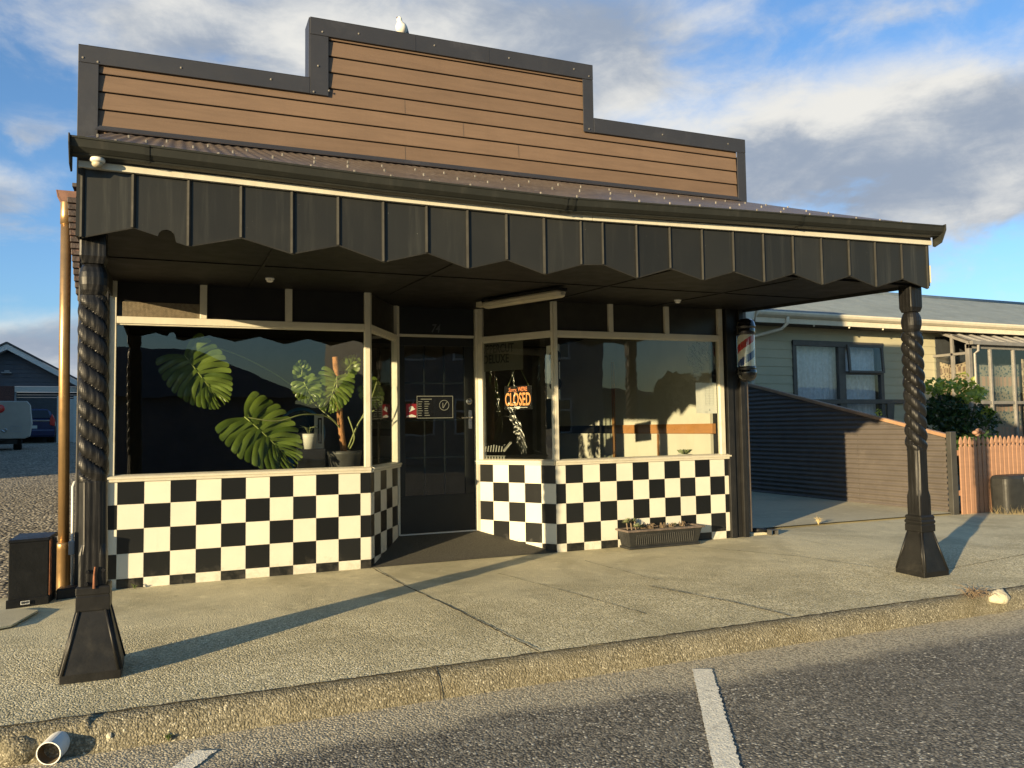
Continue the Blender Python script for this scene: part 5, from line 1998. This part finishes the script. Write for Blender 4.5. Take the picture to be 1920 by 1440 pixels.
# ------------------------------------------------------------------ right side: fences, house, sunroom, hedge
def build_right():
    # horizontal corrugated fence with a sloping top
    t = thing('corrugated_fence', (10.26, 2.4, .02), 'brown horizontal corrugated iron fence with a sloping tan capping along the drive', 'fence')
    top_at = lambda y: 1.07 + (y - .42) * (2.02 - 1.07) / 4.1 if y < 4.52 else 2.02
    for ya, yb in ((.46, 2.02), (2.0, 5.4)):
        b = MB()
        P = []
        nz = 210
        ny = 12
        for i in range(nz + 1):
            row = []
            for j in range(ny + 1):
                y = ya + (yb - ya) * j / ny
                zt = top_at(y)
                z = .02 + 2.02 * i / nz
                z = min(z, zt - .01)
                row.append((10.255 + .0135 * math.cos(2 * math.pi * z / .0765) + (.002 if ya < 1 else 0), y, z))
            P.append(row)
        b.sheet(P)
        b.build('iron_sheet', 'fence_iron', t, smooth=True)
    b = MB()
    for y0, y1 in ((.40, 4.52), (4.52, 5.4)):
        b.beam((10.25, y0, top_at(y0) + .0), (10.25, y1, top_at(y1) + .0), .075, .05)
    b.build('capping', 'fence_cap', t, bevel=.004)
    b = MB()
    b.box(10.20, 10.31, .34, .415, -.02, 1.13)
    b.build('end_post', 'fence_post', t, bevel=.006)
    sc_ = MB()
    for k in range(20):
        z = .08 + k * .0765
        if z > top_at(2.0) - .05:
            break
        sc_.tube([(10.247, 2.0, z), (10.238, 2.0, z)], .006, 6)
    for k in range(12):
        z = .08 + k * .0765
        if z < top_at(.52) - .04 and k % 2 == 0:
            sc_.tube([(10.247, .52, z), (10.238, .52, z)], .006, 6)
    sc_.build('screw_row', 'bolt', t)
    # picket fence
    t = thing('picket_fence', (11.6, .36, 0), 'terracotta painted picket fence with pointed tops beside the brown fence', 'fence')
    xs = 10.36
    i = 0
    while xs < 13.4:
        w = .069
        zt = 1.045 + .012 * math.sin(i * 1.7)
        b = MB()
        jx = random.uniform(-.003, .003)
        out = [(xs + jx, -.02), (xs + w + jx, -.02), (xs + w, zt - .13), (xs + w - .016, zt - .125), (xs + w - .016, zt - .10), (xs + w, zt - .085), (xs + w * .84, zt - .035), (xs + w * .5, zt + .01), (xs + w * .16, zt - .035), (xs, zt - .085), (xs + .016, zt - .10), (xs + .016, zt - .125), (xs, zt - .13)]
        b.prism(out, .33, .352, 'y')
        b.build('picket', 'picket', t, bevel=.003)
        xs += w + .021
        i += 1
    for z in (.25, .80):
        b = MB()
        b.box(10.33, 13.4, .353, .40, z, z + .07)
        b.build('rail', 'picket', t)
    # tub in front of it
    t = thing('dark_tub', (11.25, .16, 0), 'dark rounded plastic tub with a pale split standing in front of the picket fence', 'tub')
    b = MB()
    prof = [(-.02, .24), (.05, .245), (.40, .255), (.47, .25), (.505, .225), (.515, .19)]
    rings = []
    for z, r_ in prof:
        rings.append([(11.20 + (r_ + .09) * math.copysign(abs(math.cos(a)) ** .45, math.cos(a)), .17 + r_ * .62 * math.copysign(abs(math.sin(a)) ** .45, math.sin(a)), z) for a in [2 * math.pi * k / 36 for k in range(36)]])
    b.loft(rings)
    b.build('tub_shell', 'trough', t, smooth=False, bevel=.004)
    b = MB()
    b.tube([(11.165, .0, .49), (11.175, -.005, .32), (11.19, -.003, .15), (11.20, .003, .02)], .004, 5)
    b.build('split', 'grey', t)
    rnd = random.Random(9)
    g = MB()
    for k in range(420):
        x = rnd.uniform(10.75, 13.0)
        y = .16 + rnd.uniform(-.22, .15)
        if 10.85 < x < 11.6 and -.02 < y:
            y -= .2
        h = rnd.uniform(.03, .13)
        a = rnd.uniform(0, 6.28)
        g.add([(x - .004, y, -.01), (x + .004, y, -.01), (x + h * .6 * math.cos(a), y + h * .6 * math.sin(a), h)], [(0, 1, 2)])
    o = g.build('grass_strip', 'straw')
    o['kind'] = 'stuff'
    # house
    t = thing('sage_house', (16.5, 9, .3), 'low sage green weatherboard house with grey iron roof and cream gutter behind the fences', 'house')
    yw = 6.0
    b = MB()
    wx0, wx1, wz1 = 12.70, 15.36, 3.06
    zb, ze = .1, 3.42
    b2 = MB()
    weatherboards(b2, 11.58, wx0, yw, zb, ze, .185)
    weatherboards(b2, wx1, 24, yw, zb, ze, .185)
    weatherboards(b2, wx0, wx1, yw, wz1, ze, .185)
    b2.build('front_wall', 'house_wall', t)
    b.box(11.60, 11.75, yw + .03, 13, zb, 3.4)
    b.build('end_wall', 'house_wall', t)
    b = MB()
    b.box(11.56, 11.64, yw - .03, yw + .02, zb, 3.36)
    b.build('corner_board', 'house_wall', t)
    b = MB()
    b.add([(11.25, yw - .50, 3.372), (26, yw - .50, 3.372), (26, yw + .02, 3.372), (11.25, yw + .02, 3.372)], [(0, 1, 2, 3)])
    b.build('eave_soffit', 'eave', t)
    rf = MB()
    n = 1500
    lo_, hi_ = [], []
    for i in range(n + 1):
        x = 11.30 + 15.5 * i / n
        c = .016 * math.cos(2 * math.pi * x / .125)
        yr = 9.7
        zr = 5.06
        lo_.append((x, yw - .55, 3.60 + c))
        hi_.append((x, yr, zr + c))
    rf.sheet([lo_, hi_])
    ro = rf.build('roof', 'house_roof', t, smooth=True)
    b = MB()
    b.add([(11.30, 9.7, 5.05), (26.8, 9.7, 5.05), (26.8, 14, 3.6), (11.30, 14, 3.6)], [(0, 1, 2, 3)])
    b.build('rear_roof', 'house_roof', t)
    b = MB()
    b.add([(11.60, yw, 3.3), (11.60, 13.4, 3.3), (11.60, 9.7, 4.95)], [(0, 1, 2)])
    b.build('gable_wall', 'house_wall', t)
    b = MB()
    b.add([(11.27, yw - .5, 3.40), (11.27, 9.7, 4.86), (11.27, 9.7, 5.07), (11.27, yw - .56, 3.61)], [(0, 1, 2, 3)])
    b.build('barge_board', 'fascia', t, solid=.03)
    b = MB()
    b.tube([(11.28, 9.7, 5.06), (26.8, 9.7, 5.06)], .09, 8)
    b.build('ridge_cap', 'house_roof', ro, smooth=True)
    b = MB()
    prof = [(yw - .48, 3.365), (yw - .48, 3.60), (yw - .61, 3.60), (yw - .62, 3.565), (yw - .60, 3.52), (yw - .545, 3.48), (yw - .51, 3.475), (yw - .505, 3.365)]
    b.prism(prof, 11.32, 26, 'x')
    b.build('gutter', 'fascia', t, bevel=.004)
    b = MB()
    b.tube([(12.12, yw - .55, 3.50), (12.12, yw - .53, 3.36), (12.08, yw - .40, 3.26), (11.70, yw - .10, 3.14), (11.60, yw - .05, 3.10), (11.60, yw - .05, .2)], .036, 10)
    b.build('downpipe', 'fascia', t, smooth=True)
    for x in (12.9, 13.9, 14.9):
        b = MB()
        b.tube([(x, yw - .47, 3.37), (x, yw - .47, 3.33)], .018, 8)
        b.build('eave_hook', 'fascia', t)
    # window with curtains; an awning sash stands open
    f = MB()
    def bar(x0, x1, z0, z1, y0=yw - .045, y1=yw + .05):
        f.box(x0, x1, y0, y1, z0, z1)
    bar(wx0, wx0 + .10, .75, wz1)
    bar(wx1 - .10, wx1, .75, wz1)
    bar(wx0, wx1, wz1 - .09, wz1 + .03, yw - .06)
    bar(14.00, 14.20, .75, wz1 - .09)
    bar(wx0, 16.9, 1.70, 1.80, yw - .07)
    bar(14.20, wx1 - .10, 2.36, 2.43)
    bar(wx0, wx1, .70, .80)
    win = f.build('window', 'alu', t, bevel=.005)
    for x0, x1, z0, z1 in ((wx0 + .10, 14.0, 1.80, wz1 - .09), (14.20, wx1 - .10, 1.80, 2.36), (wx0 + .10, 14.0, .80, 1.70), (14.20, wx1 - .10, .80, 1.70)):
        p = MB()
        p.add([(x0, yw + .0, z0), (x1, yw + .0, z0), (x1, yw + .0, z1), (x0, yw + .0, z1)], [(0, 1, 2, 3)])
        p.build('pane', 'glass_far', win)
    sa = MB()
    xo0, xo1 = 14.22, wx1 - .06
    oy = -.035
    def sash_bar(x0, x1, u0, u1):
        # sash hinged at its top edge and pushed out at the bottom
        za, zb2 = wz1 - .03, 2.40
        def P(x, u, d_):
            return (x, yw - .06 + oy * u + d_, za + (zb2 - za) * u)
        vs = [P(x0, u0, 0), P(x1, u0, 0), P(x1, u1, 0), P(x0, u1, 0), P(x0, u0, -.04), P(x1, u0, -.04), P(x1, u1, -.04), P(x0, u1, -.04)]
        sa.add(vs, [(0, 1, 2, 3), (7, 6, 5, 4), (0, 4, 5, 1), (1, 5, 6, 2), (2, 6, 7, 3), (3, 7, 4, 0)])
    sash_bar(xo0, xo1, 0, .08)
    sash_bar(xo0, xo1, .93, 1)
    sash_bar(xo0, xo0 + .06, .08, .93)
    sash_bar(xo1 - .06, xo1, .08, .93)
    sh = sa.build('open_sash', 'alu', win)
    p = MB()
    za, zb2 = wz1 - .03, 2.40
    p.add([(xo0 + .06, yw - .08 + oy * .93, za + (zb2 - za) * .93), (xo1 - .06, yw - .08 + oy * .93, za + (zb2 - za) * .93), (xo1 - .06, yw - .08 + oy * .08, za + (zb2 - za) * .08), (xo0 + .06, yw - .08 + oy * .08, za + (zb2 - za) * .08)], [(0, 1, 2, 3)])
    p.build('sash_pane', 'glass_far', sh)
    p = MB()
    P = []
    rnd = random.Random(2)
    for i in range(181):
        x = wx0 + .06 + (wx1 - wx0 - .12) * i / 180
        y = yw + .20 + .028 * math.sin(i * .9) + .014 * math.sin(i * 2.3 + 1) + .01 * math.sin(i * .23)
        P.append([(x, y, .8), (x, y + .004 * math.sin(i), 2.0), (x, y, wz1 - .04)])
    p.sheet(P)
    cu = p.build('net_curtain', 'curtain', t, smooth=True)
    p = MB()
    p.box(wx0 - .5, wx1 + 3.0, yw + .5, yw + .55, .3, 3.3)
    p.build('room_wall', 'dark_in', t)
    p = MB()
    p.add([(15.40, yw - .06, 1.70), (15.62, yw - .06, 1.70), (15.50, yw - .06, .75), (15.36, yw - .06, .75)], [(0, 1, 2, 3)])
    p.build('window_brace', 'alu', t, solid=.03)
    # sunroom built against the house
    sx, sy, szt = 17.0, 5.05, 3.03
    s = MB()
    def fr(x0, x1, y0, y1, z0, z1):
        s.box(x0, x1, y0, y1, z0, z1)
    fr(sx, sx + .10, sy, sy + .10, .2, szt)
    fr(sx, 24, sy, sy + .07, szt - .10, szt + .02)
    fr(sx + .10, 24, sy + .01, sy + .06, 1.66, 1.73)
    for k in range(9):
        x = sx + .70 + k * .80
        fr(x, x + .055, sy - .005, sy + .06, .2, szt - .10)
    fr(sx + .01, sx + .07, sy + .42, sy + .48, .2, 3.30)
    fr(sx + .01, sx + .07, sy + .10, yw, 2.80, 2.86)
    fr(sx + .01, sx + .07, sy + .10, yw, 1.60, 1.66)
    s.beam((sx + .04, sy + .02, szt + .03), (sx + .04, yw, 3.46), .07, .06)
    sr = s.build('sunroom_frame', 'alu_l', t, bevel=.004)
    p = MB()
    p.add([(sx + .05, sy + .1, .3), (sx + .05, yw, .3), (sx + .05, yw, 2.8), (sx + .05, sy + .1, 2.8)], [(0, 1, 2, 3)])
    p.build('side_pane', 'glass_far', sr)
    p = MB()
    p.add([(sx + .1, sy + .03, .3), (24, sy + .03, .3), (24, sy + .03, szt - .1), (sx + .1, sy + .03, szt - .1)], [(0, 1, 2, 3)])
    p.build('front_pane', 'glass_far', sr)
    rr = MB()
    P = []
    for i in range(400):
        x = sx + .02 + 7 * i / 399
        u = (i * 7 / 399) % .40
        h = .035 if u < .06 else 0
        P.append([(x, sy - .06, szt + .03 + h), (x, yw - .02, 3.46 + h)])
    rr.sheet(P)
    rr.build('sunroom_roof', 'polyroof', sr)
    b = MB()
    b.box(sx - .05, 24, sy - .14, sy - .06, szt - .02, szt + .06)
    b.tube([(sx + .18, sy - .10, szt), (sx + .18, sy - .09, szt - .16), (sx + .14, sy - .03, szt - .22), (sx + .14, sy - .03, .4)], .03, 8)
    b.build('sunroom_gutter', 'alu_l', sr)
    b = MB()
    b.box(sx + .1, 24, yw - .03, yw, .3, 3.3)
    b.build('sunroom_back', 'dark_in', sr)

    def blanket(name, pts_fn, mat, lab):
        m_ = MB()
        m_.sheet([[pts_fn(i / 24, j / 14) for j in range(15)] for i in range(25)])
        o = m_.build(name, mat, smooth=True, solid=.006)
        top(o, lab, 'blanket')
    blanket('hanging_blanket', lambda u, v: (sx + .20 + .02 * math.sin(u * 9), sy + .14 + .78 * u, 2.70 - .10 * math.sin(math.pi * u) - 1.5 * v - .05 * u * v), 'rug_b', 'brown and cream patterned blanket hanging inside the sunroom end glass')
    blanket('hanging_blanket', lambda u, v: (sx + .25 + 1.75 * u, sy + .22 + .03 * math.sin(u * 12), 2.62 - .05 * math.sin(math.pi * u) - 2.0 * v), 'rug_g', 'teal and pink patterned blanket hanging inside the sunroom front glass')
    blanket('hanging_blanket', lambda u, v: (sx + 2.10 + 2.4 * u, sy + .22 + .03 * math.sin(u * 14), 2.75 - .05 * math.sin(math.pi * u) - 2.1 * v), 'rug_b', 'second patterned blanket further right inside the sunroom front glass')
    # shrub in the yard
    t = thing('garden_shrub', (14.0, 3.1, .1), 'dense green shrub with lit yellow green shoots behind the picket fence', 'shrub')
    for pts in ([(14.0, 3.1, .1), (13.9, 3.05, .8), (13.6, 3.0, 1.5)], [(14.0, 3.1, .1), (14.2, 3.1, .9), (14.4, 3.05, 1.6)], [(14.0, 3.1, .3), (14.0, 3.2, 1.0), (14.0, 3.1, 1.7)]):
        b = MB()
        b.tube(pts, [.035, .025, .012], 7)
        b.build('stem', 'bark', t)
    leaf_cloud('foliage', 'bush_d', t, [(13.75, 3.05, 1.20, .62, .5, .55), (14.25, 3.05, 1.15, .55, .5, .50), (13.5, 3.0, 1.45, .4, .4, .35), (14.0, 3.1, .7, .7, .5, .5)], 2600, .10, 4)
    for k, c in enumerate([(13.25, 3.0, 1.92, .22, .3, .15), (13.62, 3.0, 1.90, .25, .3, .14), (14.05, 3.0, 1.98, .14, .2, .24), (14.32, 3.0, 1.80, .20, .2, .14), (14.62, 3.0, 1.42, .10, .15, .12), (13.9, 2.75, 1.72, .3, .2, .1)]):
        leaf_cloud('young_shoot', 'bush_l', t, [c], 60, .135, 6 + k)
    t = thing('orange_flowers', (14.35, 2.6, 1.0), 'clump of salmon coloured flower heads above the picket fence', 'flowers')
    for k, (dx, dz, r_) in enumerate(((-.05, 1.10, .045), (.03, 1.13, .05), (.10, 1.10, .045), (.0, 1.07, .04))):
        b = MB()
        x, y = 11.30 + dx, .75
        b.lathe([(.004, dz - r_ * .7), (r_ * .8, dz - r_ * .4), (r_, dz), (r_ * .75, dz + r_ * .5), (.004, dz + r_ * .7)], x, y, 12)
        b.build('flower_head', 'picket', t, smooth=True)
    b = MB()
    b.tube([(11.30, .75, .05), (11.31, .75, 1.05)], .01, 6)
    b.build('stem', 'stem', t)
    t2 = thing('small_weed', (10.3, 1.9, 1.3), 'small pale flowered weed poking above the sloping fence capping', 'weed')
    b = MB()
    b.tube([(10.32, 1.62, .3), (10.31, 1.62, 1.38)], .006, 5)
    b.build('stem', 'stem', t2)
    leaf_cloud('leaves', 'bush_l', t2, [(10.31, 1.62, 1.42, .04, .05, .06)], 26, .045, 3)


build_right()


# ------------------------------------------------------------------ left side: garage, trailer, car, gate
def build_left():
    t = thing('garage_house', (-6.6, 37, .95), 'dark slate garage with white gable boards at the end of the gravel drive', 'garage')
    yw, ax, az_, hw, zs = 35.0, -6.69, 5.36, 4.3, .58
    zw = az_ - hw * zs
    b = MB()
    # weatherboard gable above the doors
    z = 3.52
    while z < az_ - .1:
        zt = z + .20
        h0, h1 = (az_ - .12 - z) / zs, max(.02, (az_ - .12 - zt) / zs)
        h0, h1 = min(h0, hw - .3), min(h1, hw - .3)
        b.add([(ax - h0, yw - .03, z), (ax + h0, yw - .03, z), (ax + h1, yw - .006, zt), (ax - h1, yw - .006, zt), (ax - h0, yw, z), (ax + h0, yw, z)], [(0, 1, 2, 3), (4, 5, 1, 0)])
        z = zt
    b.build('gable_wall', 'slate', t)
    b = MB()
    for x0, x1 in ((-7.25, -6.45), (-3.4, -2.7), (-10.8, -10.0)):
        b = MB()
        b.box(x0, x1, yw - .05, yw + .2, .7, 3.52)
        b.build('brick_pier', 'pierbrick', t)
    b = MB()
    for x0, x1 in ((-6.43, -3.4), (-10.0, -7.27)):
        b = MB()
        b.box(x0, x1, yw - .08, yw, 3.25, 3.51)
        b.build('door_lintel', 'white', t)
    for x0, x1 in ((-6.40, -3.42), (-9.98, -7.29)):
        d = MB()
        z = .85
        while z < 3.24:
            d.add([(x0, yw + .10, z), (x1, yw + .10, z), (x1, yw + .12, z + .115), (x0, yw + .12, z + .115), (x0, yw + .14, z), (x1, yw + .14, z)], [(0, 1, 2, 3), (4, 5, 1, 0)])
            z += .12
        d.build('garage_door', 'rollerdoor', t)
        d = MB()
        d.box(x0 - .04, x0 + .03, yw - .02, yw + .1, .85, 3.25)
        d.build('door_frame', 'grey', t)
    for s in (-1, 1):
        b = MB()
        xe, zz = ax + s * hw, zw
        b.beam((ax, yw - .55, az_ + .02), (xe, yw - .55, zz + .02), .06, .30, upv=(0, 1, 0)) if False else b.add(
            [(ax, yw - .58, az_ - .20), (xe, yw - .58, zz - .20), (xe, yw - .58, zz + .06), (ax, yw - .58, az_ + .06), (ax, yw - .53, az_ - .20), (xe, yw - .53, zz - .20), (xe, yw - .53, zz + .06), (ax, yw - .53, az_ + .06)],
            [(0, 1, 2, 3), (7, 6, 5, 4), (0, 4, 5, 1), (3, 2, 6, 7), (0, 3, 7, 4), (1, 5, 6, 2)])
        b.build('barge_board', 'bargewhite', t)
        r_ = MB()
        r_.add([(ax, yw - .62, az_ + .12), (xe + s * .15, yw - .62, zz + .04), (xe + s * .15, yw + 10, zz + .04), (ax, yw + 10, az_ + .12)], [(0, 1, 2, 3)])
        r_.build('roof', 'roof_dark', t, solid=.08)
        e = MB()
        e.add([(ax, yw - .53, az_ - .18), (xe, yw - .53, zz - .18), (xe, yw, zz - .18), (ax, yw, az_ - .18)], [(0, 1, 2, 3)])
        e.build('eave_lining', 'bargewhite', t)
    b = MB()
    b.box(-6.95, -6.55, yw - .22, yw - .05, 4.10, 4.16)
    b.box(-6.85, -6.65, yw - .12, yw - .03, 4.16, 4.25)
    b.build('flood_lamp', 'grey', t, bevel=.01)
    b = MB()
    b.box(-10.8, -2.72, yw + .2, yw + 10, .6, 3.0)
    b.build('side_wall', 'slate', t)
    # trailer
    n_before = len(COL.objects)
    t = thing('box_trailer', (-4.8, 21.2, .82), 'grey box trailer with a round red tail lamp parked on the gravel', 'trailer')
    b = MB()
    sec = lambda y, k: [(-6.2 - k, y, 1.16), (-3.72 + k * .4, y, 1.16), (-3.60 + k, y, 1.22), (-3.545 + k, y, 1.60), (-3.60 + k, y, 2.18 - k), (-3.68 + k * .5, y, 2.27 + k * .3), (-6.2 - k, y, 2.27 + k * .3)]
    b.loft([sec(20.0, 0), sec(20.05, .03), sec(23.2, .03), sec(23.25, 0)])
    b.build('body', 'trailer', t, bevel=.02)
    b = MB()
    for z0, z1, x0, x1 in ((1.36, 1.38, -4.08, -3.80), (1.52, 1.54, -4.08, -3.80)):
        b.box(x0, x1, 19.985, 20.0, z0, z1)
    for x in (-4.08, -3.815):
        b.box(x, x + .015, 19.985, 20.0, 1.38, 1.52)
    b.build('hatch_outline', 'grey', t)
    b = MB()
    b.tube([(-4.30, 19.97, 1.42), (-4.22, 19.95, 1.36), (-4.17, 19.96, 1.42), (-4.22, 19.97, 1.46)], .02, 6)
    b.build('latch', 'chrome', t)
    b = MB()
    rings = [[(-4.36 + r_ * math.cos(k * math.pi / 14), 20.0 - d_, 2.05 + r_ * math.sin(k * math.pi / 14)) for k in range(28)] for r_, d_ in ((.125, 0), (.125, .02), (.105, .03), (.10, .05), (.05, .065), (.01, .066))]
    b.loft(rings)
    b.build('tail_light', 'redlamp', t, smooth=False)
    b = MB()
    b.box(-6.1, -3.9, 20.1, 23, 1.0, 1.15)
    b.box(-4.5, -4.2, 19.95, 20.1, 1.10, 1.15)
    b.build('chassis', 'black', t)
    for y in (20.75, 21.65):
        w = MB()
        rings = [[(-3.88 + x, y + r_ * math.cos(k * math.pi / 14), 1.10 + r_ * math.sin(k * math.pi / 14)) for k in range(28)] for x, r_ in ((-.11, .20), (-.11, .26), (-.08, .28), (.08, .28), (.11, .26), (.11, .20))]
        w.loft(rings)
        wh = w.build('wheel', 'rubber', t)
        w = MB()
        w.loft([[(-3.88 + x, y + r_ * math.cos(k * math.pi / 14), 1.10 + r_ * math.sin(k * math.pi / 14)) for k in range(28)] for x, r_ in ((.108, .19), (.112, .17), (.09, .10), (.115, .05))])
        w.build('rim', 'grey', wh)
    # blue hatchback seen from behind
    t = thing('parked_car', (-5.15, 33, .93), 'dark blue hatchback parked in front of the charcoal roller door', 'car')
    cx, y0, g0 = -5.15, 31.0, .93
    def sect(y, hb, ht, zb_, zm, zt):
        return [(cx - hb, y, zb_), (cx + hb, y, zb_), (cx + hb + .02, y, zm - .25), (cx + hb, y, zm), (cx + ht + .04, y, zt - .12), (cx + ht - .10, y, zt), (cx - ht + .10, y, zt), (cx - ht - .04, y, zt - .12), (cx - hb, y, zm), (cx - hb - .02, y, zm - .25)]
    b = MB()
    b.loft([sect(y0 + .02, .80, .66, g0 + .30, g0 + .92, g0 + .96), sect(y0 + .08, .86, .70, g0 + .26, g0 + .95, g0 + 1.06), sect(y0 + .42, .88, .66, g0 + .24, g0 + .98, g0 + 1.44),
            sect(y0 + 1.6, .89, .66, g0 + .24, g0 + .96, g0 + 1.50), sect(y0 + 2.6, .89, .64, g0 + .24, g0 + .94, g0 + 1.42), sect(y0 + 3.1, .88, .74, g0 + .24, g0 + .90, g0 + 1.0), sect(y0 + 4.1, .80, .66, g0 + .26, g0 + .70, g0 + .76)])
    b.build('body', 'carblue', t, smooth=False, bevel=.05, seg=3)
    b = MB()
    b.add([(cx - .68, y0 + .055, g0 + 1.03), (cx + .68, y0 + .055, g0 + 1.03), (cx + .60, y0 + .36, g0 + 1.36), (cx - .60, y0 + .36, g0 + 1.36)], [(0, 1, 2, 3)])
    for i in range(4):
        v = b.v[i]
        b.v[i] = (v[0], v[1] - .03, v[2] + .012)
    b.build('rear_window', 'carglass', t, solid=.01)
    b = MB()
    b.box(cx - .45, cx + .72, y0 - .005, y0 + .02, g0 + .915, g0 + .945)
    b.build('chrome_strip', 'chrome', t)
    for s in (-1, 1):
        b = MB()
        b.prism([(cx + s * .66, g0 + .74), (cx + s * .84, g0 + .70), (cx + s * .86, g0 + .96), (cx + s * .74, g0 + 1.22), (cx + s * .66, g0 + 1.0)], y0 - .02, y0 + .30, 'y')
        b.build('tail_light', 'redlamp', t, bevel=.02)
    b = MB()
    b.loft([[(cx + i * (.84 - k), y0 - .10 + k * 2, z) for i in (-1, 1)] + [(cx + i * (.84 - k), y0 + .2, z) for i in (1, -1)] for z, k in ((g0 + .24, .02), (g0 + .32, 0), (g0 + .54, 0), (g0 + .58, .03))])
    b.build('bumper', 'carblue', t, bevel=.03)
    b = MB()
    b.box(cx - .20, cx + .20, y0 - .03, y0 - .012, g0 + .60, g0 + .73)
    b.build('number_plate', 'plate', t)
    for s in (-1, 1):
        for yy in (y0 + .75, y0 + 3.25):
            w = MB()
            rings = [[(cx + s * .78 + x, yy + r_ * math.cos(k * math.pi / 14), g0 + .31 + r_ * math.sin(k * math.pi / 14)) for k in range(28)] for x, r_ in ((-.10, .20), (-.10, .29), (-.08, .31), (.08, .31), (.10, .29), (.10, .20))]
            w.loft(rings)
            w.build('wheel', 'rubber', t)
    for o in list(COL.objects)[n_before:]:
        if o.type == 'MESH':
            yb_ = 20.0 if o.parent.name.startswith('box_trailer') or (o.parent.parent and o.parent.parent.name.startswith('box_trailer')) else 31.0
            for v in o.data.vertices:
                wy = v.co.y + WL[o].y
                v.co.x -= .17 * (wy - yb_)
    # white gate beside the car
    t = thing('white_gate', (-3.7, 31.2, .9), 'white boarded gate and post right of the blue car', 'gate')
    b = MB()
    b.box(-4.24, -4.08, 31.0, 31.14, .85, 2.90)
    b.build('gate_post', 'white', t, bevel=.01)
    b = MB()
    b.box(-4.08, -3.62, 31.05, 31.10, .95, 2.78)
    b.box(-3.62, -3.52, 31.0, 31.12, .90, 2.90)
    b.build('gate_leaf', 'white', t)
    for z in (1.3, 2.55):
        b = MB()
        b.box(-3.52, -2.6, 31.02, 31.07, z, z + .12)
        b.build('rail', 'white', t)
    b = MB()
    for k in range(8):
        x = -3.50 + k * .12
        b.box(x, x + .105, 31.07, 31.09, .98, 2.86)
    b.build('gate_boards', 'white', t)
    # unseen two-storey house, added out of view to shade the drive and garage
    t = thing('shading_house', (-13, 18, .3), 'unseen tall house added left of the gravel drive to shade it', 'house')
    b = MB()
    b.box(-22, -7.2, 8.2, 28, .1, 5.6)
    b.build('wall', 'opp_wall', t)
    b = MB()
    b.prism([(-22.5, 5.6), (-6.9, 5.6), (-14.6, 8.4)], 7.9, 28.3, 'y')
    b.build('roof', 'opp_roof', t)


build_left()


# ------------------------------------------------------------------ across the street (seen only in the glass)
def build_street_side():
    t = thing('opposite_building', (13, -24, -.2), 'grey two storey block with white windows across the street', 'building')
    b = MB()
    b.box(7.5, 17.2, -34, -22, -.2, 6.6)
    b.build('wall', 'opp_wall', t)
    b = MB()
    b.box(7.2, 17.5, -34.3, -21.7, 6.6, 6.8)
    b.build('roof', 'opp_roof', t)
    for i in range(3):
        for z in (1.0, 4.1):
            x = 8.3 + i * 2.7
            w = MB()
            for x0, x1, z0, z1 in ((x, x + 1.9, z + 1.42, z + 1.5), (x, x + 1.9, z, z + .08), (x, x + .08, z + .08, z + 1.42), (x + 1.82, x + 1.9, z + .08, z + 1.42), (x + .08, x + 1.82, z + .95, z + 1.01), (x + .9, x + .96, z + 1.01, z + 1.42)):
                w.box(x0, x1, -22, -21.94, z0, z1)
            wo = w.build('window', 'white', t)
            p = MB()
            p.box(x + .08, x + 1.82, -21.99, -21.97, z + .08, z + 1.42)
            p.build('pane', 'carglass', wo)
    def tree(x, y, h, r_, seed, lab):
        t = thing('street_tree', (x, y, -.2), lab, 'tree')
        b = MB()
        b.tube([(x, y, -.2), (x + .1, y, h * .3), (x, y + .1, h * .6)], [.22, .16, .07], 9)
        for k in range(4):
            a = k * 1.6
            b.tube([(x + .05, y, h * (.28 + .06 * k)), (x + r_ * .5 * math.cos(a), y + r_ * .5 * math.sin(a), h * (.5 + .06 * k))], [.08, .03], 7)
        b.build('trunk', 'bark', t)
        rnd = random.Random(seed)
        cs = [(x + rnd.uniform(-.6, .6) * r_, y + rnd.uniform(-.6, .6) * r_, h * rnd.uniform(.45, .85), r_ * .5, r_ * .5, h * .16) for _ in range(9)]
        leaf_cloud('crown', 'bush_d', t, cs, 1500, .5, seed)
    tree(21.5, -22, 3.7, 1.9, 21, 'round leafy tree across the street beside the grey block')
    tree(27, -26, 3.5, 2.2, 22, 'smaller leafy tree across the street further along')
    tree(34, -30, 4.6, 3.0, 23, 'tall leafy tree at the far end of the street')
    # a hipped house straight across: its dark roof shows in the left window
    t = thing('opposite_house', (-1.5, -27, -.2), 'low dark roofed house straight across the street', 'house')
    b = MB()
    b.box(-6.5, 4.8, -36, -25, -.2, 2.6)
    b.build('wall', 'slate', t)
    b = MB()
    b.add([(-7, -24.5, 2.6), (5.3, -24.5, 2.6), (5.3, -36.5, 2.6), (-7, -36.5, 2.6), (-2.8, -30.5, 5.0), (1.2, -30.5, 5.0)], [(0, 1, 5, 4), (1, 2, 5), (2, 3, 4, 5), (3, 0, 4), (0, 3, 2, 1)])
    b.build('roof', 'roof_dark', t)
    h = MB()
    P = []
    for i in range(61):
        a = R(90 + 180 * i / 60)
        z = 34 + 26 * mnoise.noise(Vector((i * .21, 2, 0))) + 9 * mnoise.noise(Vector((i * .8, 5, 0)))
        P.append([(700 * math.sin(a), 700 * math.cos(a), -1), (760 * math.sin(a), 760 * math.cos(a), max(4, z * min(1, abs(i - 48) / 12 + .12)))])
    h.sheet(P)
    structure(h.build('hills', 'hill'))


build_street_side()
